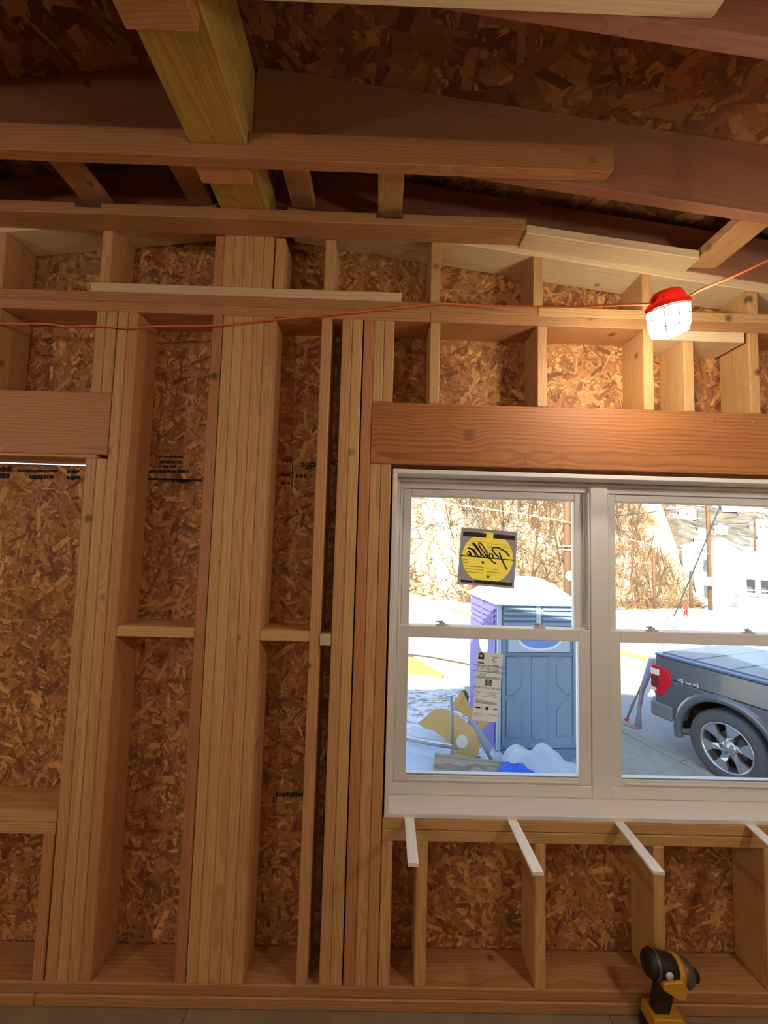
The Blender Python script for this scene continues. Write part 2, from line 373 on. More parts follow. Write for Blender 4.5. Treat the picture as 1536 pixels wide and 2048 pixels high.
keep(bx('printed_line', q0.x-.002, q0.x+.001, D-.0030, D-.0027, q1.z, q0.z, 'ink', sheath[4], bev=0))
for k_, (a, b, c, h_) in enumerate(((318, 366, 914, 6), (320, 365, 924, 7), (318, 352, 933, 6), (300, 378, 943, 7), (345, 380, 963, 7))): inkrow(a, b, c, h_, 20+k_)
q0, q1 = onY(296, 952, D-.002), onY(404, 963, D-.002)
keep(bx('printed_band', q0.x, q1.x, D-.0030, D-.0027, q1.z, q1.z+.008, 'ink', sheath[4], bev=0))
for k_, (a, b, c, h_) in enumerate(((35, 115, 942, 7), (58, 106, 954, 10), (0, 22, 938, 12), (0, 18, 952, 12), (134, 158, 943, 7), (134, 160, 956, 9), (552, 606, 1589, 11))): inkrow(a, b, c, h_, 40+k_)

# --- roof
ceil = emp('ceiling', (0, 0, 0), 'low pitched open roof of rafters, collar ties and flake board deck', 'ceiling', kind='structure')
OH = .38
for s in (1, -1):
    xe = XR+OH if s > 0 else XL-OH
    for (ya, yb) in ((-.77, D+OH), (-1.99, -.772), (-3.2, -1.992), (YB-.3, -3.202)):
        a, b = (-.524, xe) if s > 0 else (xe, -.524)
        extr('roof_sheet', [(a, deck(a)), (b, deck(b)), (b, deck(b)+.018), (a, deck(a)+.018)], ya, yb, 'osbp', ceil, bev=0)
rs = [o for o in ceil.children][0]
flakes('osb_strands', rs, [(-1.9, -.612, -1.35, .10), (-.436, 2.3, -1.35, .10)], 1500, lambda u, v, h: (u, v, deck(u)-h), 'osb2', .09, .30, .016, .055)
bx('ridge_beam', -.612, -.436, YB, .0995, 2.7872, 3.075, 'ylw', ceil, 'y', .004)
for k in range(12):
    yb = -.254-.4064*k; ya = yb-TW
    if ya < YB: break
    for a, b in ((-.4355, XR+OH-.03), (XL-OH+.03, -.6125)):
        extr('rafter', [(a, deck(a)-.237), (b, deck(b)-.237), (b, deck(b)-.001), (a, deck(a)-.001)], ya, yb, 'raf', ceil, slope=(deck(b)-deck(a))/(b-a), bev=.004)
    xe = .692 if k != 1 else .700
    extr('collar_tie', [(-1.74, 2.7425), (xe-.012, 2.7425), (xe, 2.7545), (xe, 2.8290), (-.434, 2.8290), (-.434, 2.7865), (-.614, 2.7865), (-.614, 2.8290), (-1.74, 2.8290)],
         ya-TW, ya-.0005, 'fir' if k != 1 else 'pine', ceil, bev=.002)
    bx('beam_block', -.614, -.447, yb-TW+.0005, yb+.026, 2.7470, 2.7868, 'red', ceil, 'x')
for x0, wd in ((-1.137, .089), (-.767, .089), (-.372, .089), (-.038, .089), (1.168, .108), (1.60, .089), (2.0, .089), (-1.55, .089), (-2.0, .089), (-2.5, .089)):
    z = rake(x0+wd if x0 > -.5 else x0)+TW+.012
    if x0 in (-.038,): z = 2.812
    if x0 == 1.168: z = 2.680
    bx('lookout', x0, x0+wd, -.2535, -.0005, z, z+TW, 'spf' if x0 > -.5 else 'fir', ceil, 'y')
# --- the other walls of the room (behind and beside the camera)
def side_wall(name, label, x0, x1, y0, y1, zt, along):
    e = emp(name, (0, 0, 0), label, 'wall', kind='structure')
    bx('sheathing_sheet', x0, x1, y0, y1, 0, zt, 'osbp', e, bev=0)
    return e
wl = side_wall('wall_left', 'side wall of studs on the left of the framed gable', XL-.012, XL, YB, -.002, 2.5, 'y')
wr = side_wall('wall_right', 'side wall of studs on the right of the framed gable', XR, XR+.012, YB, -.002, 2.5, 'y')
wb = emp('wall_back', (0, 0, 0), 'closed gable wall at the far end of the room', 'wall', kind='structure')
extr('sheathing_sheet', [(XL, 0), (XR, 0), (XR, deck(XR)-.002), (-.524, deck(-.524)-.002), (XL, deck(XL)-.002)], YB-.012, YB-.0005, 'osbp', wb, bev=0)
for s in (1, -1):
    a, b = (XR-.002, XR+OH) if s > 0 else (XL-OH, XL+.002)
    extr('soffit', [(a, deck(a)-.252), (b, deck(b)-.252), (b, deck(b)-.240), (a, deck(a)-.240)], YB-.3, D+OH, 'pvc', ceil, bev=0)
    xf = XR+OH-.028 if s > 0 else XL-OH
    bx('fascia', xf, xf+.026, YB-.3, D+OH, deck(xf)-.239, deck(xf)-.005, 'pvc', ceil, bev=0)
for e, xa, xb in ((wl, XL+.001, XL+.09), (wr, XR-.09, XR-.001)):
    bx('bottom_plate', xa, xb, YB+.1, -.004, .0002, TW, 'spf', e); bx('top_plate', xa, xb, YB+.1, -.004, 2.43, 2.43+TW, 'spf', e)
    for k in range(12): bx('stud', xa, xb, -.45-.4064*k, -.412-.4064*k, TW+.0002, 2.4298, 'spf', e, 'z')

# ================================================================== WINDOW
JX0, JX1, JZ0, JZ1 = .0458, 1.6935, .6262, 1.8605      # outer box of the jamb
JT = .0165
trim = emp('trim_1', (0, 0, 0), 'white primed jamb box around the twin window', 'window jamb', kind='structure')
bx('jamb', JX0, JX0+JT, -.0005, .150, JZ0+JT, JZ1-JT, 'prim', trim, 'z', .0015); bx('jamb', JX1-JT, JX1, -.0005, .150, JZ0+JT, JZ1-JT, 'prim', trim, 'z', .0015)
bx('jamb', JX0, JX1, -.0005, .150, JZ1-JT+.0002, JZ1, 'prim', trim, 'x', .0015); bx('jamb', JX0, JX1, -.0005, .150, JZ0, JZ0+JT-.0002, 'prim', trim, 'x', .0015)
for a, b, c, d_ in ((-.03, JX0+.03, .58, 1.92), (JX1-.03, JX1+.06, .58, 1.92), (JX0+.0301, JX1-.0301, .58, .6550), (JX0+.0301, JX1-.0301, 1.832, 1.92)):
    bx('nailing_fin', a, b, D+SH+.0005, D+SH+.003, c, d_, 'pvc', trim, bev=0)
IX0, IX1, IZ0, IZ1 = JX0+JT+.0003, JX1-JT-.0003, JZ0+JT+.0003, JZ1-JT-.0003
SA0, SA1 = .0800, .8328                                 # sash of the left unit
SB0, SB1 = .9036, 1.6590
bx('mullion', SA1+.0006, SB0-.0006, .1005, .185, IZ0, IZ1, 'pvc', trim, 'z', .002)
def unit(name, x0, x1, fx0, fx1, label):
    u = emp(name, (0, 0, 0), label, 'window', kind='structure')
    # fixed frame
    bx('frame_sill', fx0, fx1, .1025, .190, IZ0, .6880, 'pvc', u, 'x', .003)
    bx('frame_head', fx0, fx1, .1030, .190, 1.8300, IZ1, 'pvc', u, 'x', .003)
    bx('frame_head', fx0, fx1, .1230, .190, 1.8060, 1.8297, 'pvc', u, 'x', .002)
    for a, b in ((fx0, x0-.0006), (x1+.0006, fx1)):
        if b-a > .004: bx('frame_side', a, b, .1020, .190, .6883, 1.8298, 'pvc', u, 'z', .002)
    bx('track', x0, x0+.0135, .1300, .190, 1.2690, 1.8056, 'pvc', u, 'z', .002); bx('track', x1-.0135, x1, .1300, .190, 1.2690, 1.8056, 'pvc', u, 'z', .002)
    bx('track_stop', x0, x0+.008, .1045, .1290, 1.2700, 1.8056, 'pvc', u, 'z', .002); bx('track_stop', x1-.008, x1, .1045, .1290, 1.2700, 1.8056, 'pvc', u, 'z', .002)
    # lower sash (room side)
    lo = emp('lower_sash', (0, 0, 0)); lo.parent = u
    gz0, gz1, gx0, gx1 = .7140, 1.2235, x0+.0460, x1-.0460
    bx('stile', x0, gx0, .1050, .1340, .6890, 1.2680, 'pvc', lo, 'z', .002); bx('stile', gx1, x1, .1050, .1340, .6890, 1.2680, 'pvc', lo, 'z', .002)
    bx('bottom_rail', gx0+.0002, gx1-.0002, .1050, .1340, .6890, gz0, 'pvc', lo, 'x', .002)
    bx('lift_rail', gx0+.01, gx1-.01, .0960, .1048, .6990, .7045, 'pvc', lo, 'x', .0015)
    bx('check_rail', gx0+.0002, gx1-.0002, .1050, .1340, gz1, 1.2680, 'pvc', lo, 'x', .002)
    bx('glazing_bead', gx0, gx1, .1090, .1130, gz0, gz0+.0045, 'alum', lo, 'x', .001)
    bx('pane', gx0-.002, gx1+.002, .1180, .1195, gz0-.002, gz1+.002, 'glass', lo, 'x', 0)
    # upper sash (outside)
    up = emp('upper_sash', (0, 0, 0)); up.parent = u
    ux0, ux1, uz1 = x0+.0475, x1-.0475, 1.7765
    bx('stile', x0+.0145, ux0, .1360, .1650, 1.2300, 1.8050, 'pvc', up, 'z', .002); bx('stile', ux1, x1-.0145, .1360, .1650, 1.2300, 1.8050, 'pvc', up, 'z', .002)
    bx('top_rail', ux0+.0002, ux1-.0002, .1360, .1650, uz1, 1.8050, 'pvc', up, 'x', .002); bx('check_rail', ux0+.0002, ux1-.0002, .1360, .1650, 1.2300, 1.2660, 'pvc', up, 'x', .002)
    bx('glazing_bead', ux0, ux1, .1400, .1440, uz1-.005, uz1, 'pvc', up, 'x', .001)
    bx('pane', ux0-.002, ux1+.002, .1490, .1505, 1.2640, uz1+.002, 'glass', up, 'x', 0)
    for f in (.235, .742):
        cx = x0+(x1-x0)*f
        lk = lathe('sash_lock', [(0, 0), (.019, 0), (.018, .004), (.010, .007), (.009, .012), (0, .013)], 'lockm', lo, 16)
        lk.matrix_basis = Matrix.Translation((cx, .119, 1.2681)) @ Matrix.Diagonal((1.35, .62, 1, 1))
        lv = tube('lever', [(cx, .119, 1.283), (cx-.012, .112, 1.285), (cx-.028, .108, 1.284)], [.0045, .004, .003], 'lockm', lk, 6)
        lv.matrix_parent_inverse = lk.matrix_basis.inverted()
    return u
MAT['lockm'] = plain('lock_grey', (190, 190, 188), .4)
unit('window_1', SA0, SA1, IX0, SA1+.0004, 'left hung window of the twin, with a yellow round sticker on its upper pane')
unit('window_2', SB0, SB1, SB0-.0004, IX1, 'right hung window of the twin, with the truck behind its lower pane')

# --- stickers on the panes
MAT['stk_grey'] = thin('sticker_grey', (160, 146, 144), trans=.45); MAT['stk_yel'] = thin('sticker_yellow', (246, 214, 84), trans=.7)
MAT['stk_wht'] = thin('label_white', (246, 246, 242), trans=.5); MAT['stk_edge'] = thin('sticker_edge', (206, 196, 196), trans=.5)
MAT['stk_blk'] = plain('sticker_black', (50, 38, 34), .8, var=.05); MAT['stk_ink'] = plain('sticker_line', (96, 78, 44), .8, var=.05)
MAT['stk_dim'] = thin('sticker_gold', (206, 172, 50), trans=.5)
def sticker(name, c4, Y, label):
    tl, tr, br, bl = [onY(a, b, Y) for a, b in c4]
    o = emp(name, (tl+tr+br+bl)/4, label, 'sticker')
    ctr = (tl+tr+br+bl)/4; xd = (tr-tl+br-bl).normalized(); w = ((tr-tl).length+(br-bl).length)/2; h = ((tl-bl).length+(tr-br).length)/2
    m = frame(ctr, xd, (0, 0, 1)); bpy.context.view_layer.update()
    def put(ob): ob.parent = o; ob.matrix_parent_inverse = Matrix.Translation(-ctr); return ob
    def rect(n, x0, x1, y0, y1, lv, mat):     # unit coords -1..1, lv = layer
        bm = bmesh.new(); z = .0003+.00025*lv
        vs = [bm.verts.new((x*w/2, y*h/2, q)) for q in (z-.0002, z) for x, y in ((x0, y0), (x1, y0), (x1, y1), (x0, y1))]
        for f in ((0, 3, 2, 1), (4, 5, 6, 7), (0, 1, 5, 4), (1, 2, 6, 5), (2, 3, 7, 6), (3, 0, 4, 7)): bm.faces.new([vs[i] for i in f])
        ob = from_bm(n, bm, mat); ob.matrix_world = m; return put(ob)
    def poly(n, pts, lv, mat):
        bm = bmesh.new(); z = .0003+.00025*lv; bm.faces.new([bm.verts.new((x*w/2, y*h/2, z)) for x, y in pts]); ob = from_bm(n, bm, mat); ob.matrix_world = m; return put(ob)
    def stroke(n, pts, lv, mat, r):
        z = .0004+.00025*lv; bm = bmesh.new(); P = [Vector((x*w/2, y*h/2, z)) for x, y in pts]; L, Q = [], []
        rs = r if isinstance(r, list) else [r]*len(P)
        for i, p in enumerate(P):
            t = (P[min(i+1, len(P)-1)]-P[max(0, i-1)]).normalized(); nn = Vector((-t.y, t.x, 0))
            L.append(bm.verts.new(p+nn*rs[i])); Q.append(bm.verts.new(p-nn*rs[i]))
        for i in range(len(P)-1): bm.faces.new((Q[i], Q[i+1], L[i+1], L[i]))
        ob = from_bm(n, bm, mat); ob.matrix_world = m; return put(ob)
    def txt(n, body, x, y, size, lv, mat, mirror=False, align='CENTER'):
        t = text(n, body, size, m @ Matrix.Translation((x*w/2, y*h/2, .0004+.00025*lv)), mat, None, align, mirror); return put(t)
    return rect, poly, stroke, txt, w, h
rect, poly, stroke, txt, sw, sh = sticker('window_sticker', ((922.9, 1054.6), (1035.3, 1063.9), (1027.9, 1177.7), (914.2, 1167.4)), .1486, 'square grey sticker with a yellow disc and mirrored black script on the upper pane')
for a, b, c, d_ in ((-1, 1, .94, 1), (-1, 1, -1, -.93), (-1, -.93, -.93, .94), (.93, 1, -.93, .94)): rect('border', a, b, c, d_, 0, 'stk_edge')
for sx in (-1, 1):
    arc_ = [(sx*.90*math.cos(t), .90*math.sin(t)) for t in (-1.5708+k*math.pi/24 for k in range(25))]
    poly('field', arc_+[(sx*.001, .94), (sx*.93, .94), (sx*.93, -.93), (sx*.001, -.93)], 1, 'stk_grey')
rect('bar', -.92, -.10, .70, .86, 2, 'stk_blk'); rect('bar', .15, .92, .70, .86, 2, 'stk_blk')
disc = [(math.cos(a)*.90, math.sin(a)*.90) for a in (2*math.pi*k/64 for k in range(64))]
poly('disc', disc, 1, 'stk_yel')
rect('bar', -.42, .80, -.92, -.80, 2, 'stk_blk'); rect('mark', .82, .92, -.92, -.80, 2, 'stk_blk'); rect('mark', -.88, -.47, -.92, -.84, 2, 'stk_blk')
def sp_(pts): # px in the 1536-wide zoom -> unit coords (the zoom's crop was 900..1050 x 1040..1190)
    return [((x-765)/560, (778-y)/580+((x-765)/560)*.085) for x, y in pts]
def smooth(pts, n=6):
    out = []
    for i in range(len(pts)-1):
        p0, p1, p2, p3 = [Vector((*pts[max(0, min(len(pts)-1, j))], 0)) for j in (i-1, i, i+1, i+2)]
        for k in range(n):
            t = k/n; q = .5*((2*p1)+(p2-p0)*t+(2*p0-5*p1+4*p2-p3)*t*t+(3*p1-p0-3*p2+p3)*t**3); out.append((q.x, q.y))
    return out+[pts[-1]]
for pts, r in (([(1160, 1020), (1080, 880), (1030, 780), (985, 665)], .0022), ([(985, 770), (900, 690), (845, 610), (870, 570), (960, 575), (1090, 640), (1160, 710), (1195, 755)], .0021),
               ([(940, 890), (870, 860), (800, 770), (800, 700), (850, 710), (870, 760), (810, 790), (760, 770), (690, 680), (600, 560), (570, 490), (600, 480), (680, 570), (760, 740), (700, 780)], .0019),
               ([(700, 760), (590, 650), (480, 520), (450, 480), (480, 485), (560, 580), (630, 720), (600, 760)], .0019),
               ([(600, 770), (540, 700), (480, 610), (370, 580), (430, 600), (510, 690), (520, 740)], .0019), ([(520, 750), (440, 730), (375, 635), (420, 680), (440, 740), (340, 690)], .0017)):
    stroke('script', smooth(sp_(pts)), 8, 'stk_blk', r*1.5)
stroke('cross_line', sp_([(225, 728), (1310, 830)]), 9, 'stk_blk', .0020)
for (a, b, c, d_) in ((-.80, -.12, -.33, -.35), (-.75, -.12, -.43, -.45), (-.70, -.12, -.54, -.555), (.0, .38, -.38, -.40), (.0, .55, -.48, -.50), (.2, .66, .50, .485), (.2, .7, .42, .405), (.2, .74, .30, .285), (-.6, -.2, .55, .535), (-.7, -.35, .42, .405), (-.75, -.5, .28, .265), (.0, .45, -.57, -.58)):
    rect('fine_print', a, b, d_, c, 6, 'stk_dim')
for (a, b, c, d_) in ((-.02, .10, .36, .52), (-.02, .08, .18, .32), (-.86, -.70, -.24, -.12)):
    stroke('box_mark', [(a, c), (b, c), (b, d_), (a, d_), (a, c)], 7, 'stk_ink', .0008)
for (x, y) in ((-.16, -.17), (.06, -.66)): poly('dot', [(x+math.cos(k)*.05, y+math.sin(k)*.05) for k in (i*.785 for i in range(8))], 7, 'stk_ink')

rect, poly, stroke, txt, sw, sh = sticker('window_label', ((955.5, 1302.5), (1007.1, 1307.6), (993.8, 1445.1), (944.6, 1439.2)), .1176, 'tall white printed rating label on the lower pane beside the purple panel')
rect('paper', -1, 1, -1, 1, 0, 'stk_wht')
for y in (.575, .42, .22, -.165, -.80): rect('rule', -.97, .97, y-.004, y+.004, 1, 'blk')
arch = [(-.95, .78)]+[(-.72+.23*math.cos(a), .90+.07*math.sin(a)) for a in (math.pi-k*math.pi/10 for k in range(11))]+[(-.49, .78)]
poly('arch_mark', arch, 1, 'blk'); poly('arch_disc', [(-.72+.15*math.cos(k*.524), .88+.052*math.sin(k*.524)) for k in range(12)], 2, 'stk_wht')
rect('bar_mark', -.95, -.45, .655, .685, 1, 'blk')
for y, b in ((.88, .80), (.85, .45), (.81, .35), (.77, .40), (.73, .55), (.68, .40), (.63, .75)): rect('fine_print', .18, b, y-.006, y+.006, 1, 'blk')
txt('heading', 'ENERGY PERFORMANCE RATINGS', .05, .60, .0085, 1, 'blk'); txt('figure', '0.30', -.70, .515, .015, 1, 'blk'); txt('figure', '1.70', -.18, .505, .013, 1, 'blk'); txt('figure', '0.28', .48, .485, .015, 1, 'blk')
txt('heading', 'ADDITIONAL PERFORMANCE RATINGS', .10, .43, .0075, 1, 'blk'); txt('figure', '0.53', -.45, .335, .014, 1, 'blk'); rect('fine_print', .35, .62, .295, .305, 1, 'blk')
for y in (.285, .27, .255, .24): rect('fine_print', -.93, .88, y-.004, y+.002, 1, 'blk')
rect('logo', -.22, .28, .03, .20, 1, 'blk'); poly('logo_disc', [(.03+.23*math.cos(k*.393), .115+.078*math.sin(k*.393)) for k in range(16)], 2, 'stk_wht'); txt('logo_text', 'Pella', .03, .115, .014, 3, 'blk')
txt('slogan', 'VIEWED TO BE THE BEST.', 0, -.045, .0098, 1, 'blk')
for y, a, b in ((-.21, -.85, -.5), (-.225, -.1, .7), (-.25, .2, .75), (-.29, -.9, .8), (-.38, -.9, -.3), (-.42, -.9, .1), (-.44, -.9, .85), (-.46, -.9, .85), (-.48, -.9, .85), (-.50, -.9, .85), (-.86, -.9, .2)): rect('fine_print', a, b, y-.004, y+.004, 1, 'blk')
for x in (-.28, .50): rect('rule', x-.008, x+.008, -.70, -.56, 1, 'blk')
rect('fine_print', -.85, -.42, -.65, -.61, 1, 'blk'); poly('seal', [(.1+.14*math.cos(k*.785), -.63+.05*math.sin(k*.785)) for k in range(8)], 1, 'stk_blk'); rect('fine_print', .60, .90, -.645, -.615, 1, 'blk')

# ================================================================== THINGS IN THE ROOM
# shims left under the window
zs = JZ0-.0002
shim_px = (((812, 1637), (827, 1637), (817, 1733), (836, 1733), 'pale wooden shim under the window, beside the paired stud edge'), ((1018, 1642), (1032, 1642), (1067, 1751), (1086, 1750), 'pale wooden shim under the window, second from the stud pack'),
           ((1231, 1645), (1248, 1645), (1309, 1750), (1328, 1749), 'pale wooden shim under the window, third from the stud pack'), ((1497, 1650), (1514, 1650), (1598, 1750), (1618, 1750), 'pale wooden shim under the window, farthest from the stud pack'))
for a, b, c, d_, lb in shim_px:
    A, B, Cc, Dd = [onZ(*p, .6255) for p in (a, b, c, d_)]
    A, B = [Vector((p.x, .06, .6255)) for p in (A, B)]
    if Dd.x-Cc.x < .02: Dd.x = Cc.x+.03
    wv = .033; mid0, mid1 = (A+B)/2, (Cc+Dd)/2; dr = (mid1-mid0).normalized(); sd = Vector((-dr.y, dr.x, 0))*(-wv/2)
    if sd.x < 0: sd = -sd
    P = []
    for p, t in ((mid0, .0013), (mid1, .0095)):
        for s_ in (-1, 1):
            for z in (0, t): P.append((p.x+sd.x*s_, p.y+sd.y*s_, .6246+z))
    rot = frame((0, 0, 0), dr, (-dr.y, dr.x, 0)).to_3x3()
    o = solid('wood_shim', P, [(0, 1, 3, 2), (4, 6, 7, 5), (0, 4, 5, 1), (2, 3, 7, 6), (0, 2, 6, 4), (1, 5, 7, 3)], 'shim', None, rot, 0)
    tag(o, lb, 'shim', 'wooden shims under the window')

# work lights on an orange cord
MAT['lred'] = thin('red_plastic', (214, 52, 34), trans=.12); MAT['cord'] = plain('orange_cord', (232, 116, 66), .5, var=.05)
MAT['globe'] = emis('lit_globe', (255, 243, 224), LAMP_L); MAT['globe2'] = emis('lit_globe_strong', (255, 243, 224), LAMP_L*2.0); MAT['cage'] = plain('clear_cage', (236, 226, 214), .3, var=.03)
def work_light(loc, tilt, label, group=None, gl='globe2'):
    e = emp('work_light', loc, label, 'work light', group); e.rotation_euler = tilt
    lathe('cap', [(0, .056), (.026, .056), (.042, .051), (.050, .040), (.056, .022), (.068, .009), (.070, 0), (.066, -.004), (.050, 0), (.034, .003), (.0, .004)], 'lred', e, 28)
    lathe('globe', [(0, .0035), (.046, .001), (.058, -.010), (.062, -.035), (.060, -.072), (.052, -.092), (.030, -.100), (0, -.101)], gl, e, 20)
    cg = lathe('cage', [(.0655, -.004), (.0675, -.0045), (.0675, -.010), (.0655, -.0105)], 'cage', e, 28)
    for h, r_ in ((-.040, .066), (-.072, .0635)):
        p = lathe('cage_ring', [(r_-.0015, h), (r_+.0015, h), (r_+.0015, h-.003), (r_-.0015, h-.003), (r_-.0015, h)], 'cage', e, 28)
    for k in range(10):
        a = k*2*math.pi/10; c_, s_ = math.cos(a), math.sin(a)
        tube('cage_bar', [(c_*r_, s_*r_, h) for r_, h in ((.0665, -.008), (.066, -.04), (.0635, -.072), (.056, -.097), (.018, -.107))], .0022, 'cage', e, 5)
    lathe('cage_foot', [(.016, -.105), (.020, -.105), (.020, -.109), (.016, -.109), (.016, -.105)], 'cage', e, 16)
    tube('cord_boot', [(-.062, 0, .020), (-.038, 0, .034), (.038, 0, .034), (.062, 0, .020)], .0075, 'lred', e, 8)
    return e
LP = onY(1335, 613, -.32)
wlv = work_light(LP, (R(10), R(-14), R(8)), 'lit caged work light with a red cap, hanging in front of the window header', gl='globe'); wlv.scale = (.84, .84, .84)
L2, L3 = Vector((1.62, -1.30, 2.16)), Vector((-1.65, -2.9, 2.12))
work_light(L2, (0, 0, .4), 'lit caged work light hanging from a collar tie beside the photographer, by the right wall')
work_light(L3, (0, 0, 1.4), 'lit caged work light hanging from a collar tie behind the photographer, by the left wall')
L4, L5 = Vector((.45, -4.55, 2.12)), Vector((-2.6, -1.7, 2.12))  # two more unseen lamps, added to spread light over the framed wall
work_light(L4, (0, 0, .2), 'added caged work light out of view near the back gable wall, brightening the room')
work_light(L5, (0, 0, 1.2), 'added caged work light out of view close to the left wall, brightening the room')
P = [(onY(px, py, Y)) for px, py, Y in ((-220, 640, -.02), (0, 647, -.016), (100, 648, -.016), (135, 654, -.018), (190, 651, -.012), (255, 657, -.012), (300, 653, -.012), (380, 652, -.014), (430, 651, -.012), (540, 640, -.012), (640, 631, -.012), (740, 621, -.012), (830, 612, -.010), (885, 606.5, -.010), (960, 611, -.02), (1040, 613, -.06), (1160, 613, -.17))]
mL = Matrix.Translation(LP) @ Matrix.Scale(.84, 4) @ Matrix.Rotation(R(8), 4, 'Z') @ Matrix.Rotation(R(-14), 4, 'Y') @ Matrix.Rotation(R(10), 4, 'X')
P += [mL @ Vector((-.078, 0, .018)), mL @ Vector((-.064, 0, .021))]
cd = tube('power_cord', P, .0036, 'cord', None, 8); tag(cd, 'orange cord pinned along the top plate up to the red-capped work light', 'power cord')
P = [mL @ Vector((.064, 0, .021)), mL @ Vector((.078, 0, .020)), onY(1400, 580, -.36), onY(1470, 551, -.41), onY(1536, 521, -.46), Vector((1.22, -.70, 2.70)), Vector((1.50, -1.10, 2.50)), L2+Vector((-.04, .05, .07))]
cd = tube('power_cord', P, .0036, 'cord', None, 8); tag(cd, 'orange cord rising from the red-capped work light towards the rafters', 'power cord')
P = [L2+Vector((-.06, -.03, .03)), Vector((.6, -2.85, 2.70)), Vector((-.6, -3.0, 2.70)), L3+Vector((.03, -.055, .03))]
cd = tube('power_cord', P, .0036, 'cord', None, 8); tag(cd, 'orange cord strung under the collar ties at the back of the room', 'power cord')
cd = tube('power_cord', [L2+Vector((-.02, -.065, .03)), Vector((1.2, -3.6, 2.69)), L4+Vector((.06, .02, .03))], .0036, 'cord', None, 8); tag(cd, 'orange cord running back to the added work light at the back gable wall', 'power cord')
cd = tube('power_cord', [L3+Vector((-.01, .065, .03)), Vector((-2.2, -2.2, 2.62)), L5+Vector((.02, -.062, .03))], .0036, 'cord', None, 8); tag(cd, 'orange cord running to the added work light close to the left wall', 'power cord')

# cordless drill standing on its battery at the foot of the wall
MAT['dblk'] = plain('drill_black', (36, 30, 26), .5); MAT['dylw'] = plain('drill_yellow', (214, 160, 36), .45); MAT['dgry'] = plain('gear_grey', (112, 106, 96), .35, .5); MAT['dwht'] = plain('badge_white', (232, 230, 226), .4, var=.02)
dy = -.060
q = onY(1333, 1985, dy); dr = emp('cordless_drill', (q.x, dy, .0005), 'black and yellow cordless drill standing on its battery by the bottom plate', 'drill')
mh = frame(onY(1336, 1936, dy), onY(1392, 1953, dy)-onY(1292, 1926, dy), (0, 1, 0)); mz = mh @ Matrix.Rotation(R(90), 4, 'Y')  # local z along the barrel
bpy.context.view_layer.update()
def dp(o): o.parent = dr; o.matrix_parent_inverse = Matrix.Translation((-q.x, -dy, -.0005)); return o
dp(lathe('motor_housing', [(0, -.078), (.026, -.078), (.036, -.070), (.039, -.050), (.040, -.010), (.039, .012), (0, .012)], 'dblk', None, 20, mz))
dp(lathe('rear_band', [(.0405, -.058), (.0415, -.056), (.0415, -.050), (.0405, -.048)], 'dgry', None, 20, mz))
dp(lathe('yellow_shell', [(.0, .012), (.043, .012), (.044, .020), (.042, .032), (0, .032)], 'dylw', None, 20, mz))
dp(lathe('gear_case', [(0, .032), (.038, .032), (.040, .040), (.040, .058), (.034, .068), (0, .068)], 'dgry', None, 20, mz))
dp(lathe('chuck', [(0, .068), (.020, .068), (.022, .074), (.020, .092), (.012, .100), (0, .100)], 'dblk', None, 16, mz))
def dbox(n, pts, ya, yb, mat):
    return dp(extr(n, [((onY(a, b, dy)).x, (onY(a, b, dy)).z) for a, b in pts], dy+ya, dy+yb, mat, None, bev=.003))
dbox('side_plate', [(1309, 1937), (1345, 1934), (1356, 1950), (1352, 1972), (1335, 1968), (1309, 1952)], -.047, .047, 'dylw')
b = dp(lathe('badge', [(0, 0), (.012, 0), (.012, .0025), (0, .003)], 'dwht', None, 16, Matrix.Translation(onY(1339, 1952, dy-.047)) @ Matrix.Rotation(R(90), 4, 'X')))
dbox('handle', [(1312, 1958), (1343, 1966), (1342, 1985), (1332, 2022), (1303, 2018), (1308, 1985)], -.017, .017, 'dblk')
dbox('trigger', [(1342, 1972), (1352, 1974), (1350, 1987), (1340, 1990)], -.009, .009, 'dblk')
dbox('switch', [(1352, 1973), (1360, 1978), (1360, 1990), (1352, 1988)], -.012, .012, 'dylw')
zb = .0005
qa, qb, qc, qd = [onY(*p, dy) for p in ((1296, 2016), (1352, 2018), (1372, 2040), (1296, 2040))]
dp(extr('battery_mount', [(qa.x, qa.z), (qb.x, qb.z), (qc.x, qc.z-.004), (qd.x-.004, qd.z-.004)], dy-.034, dy+.034, 'dylw', None, bev=.003))
dp(extr('battery', [(qd.x-.006, qd.z-.0045), (qc.x+.002, qc.z-.0045), (qc.x+.006, zb), (qd.x-.008, zb)], dy-.037, dy+.037, 'dblk', None, bev=.003))

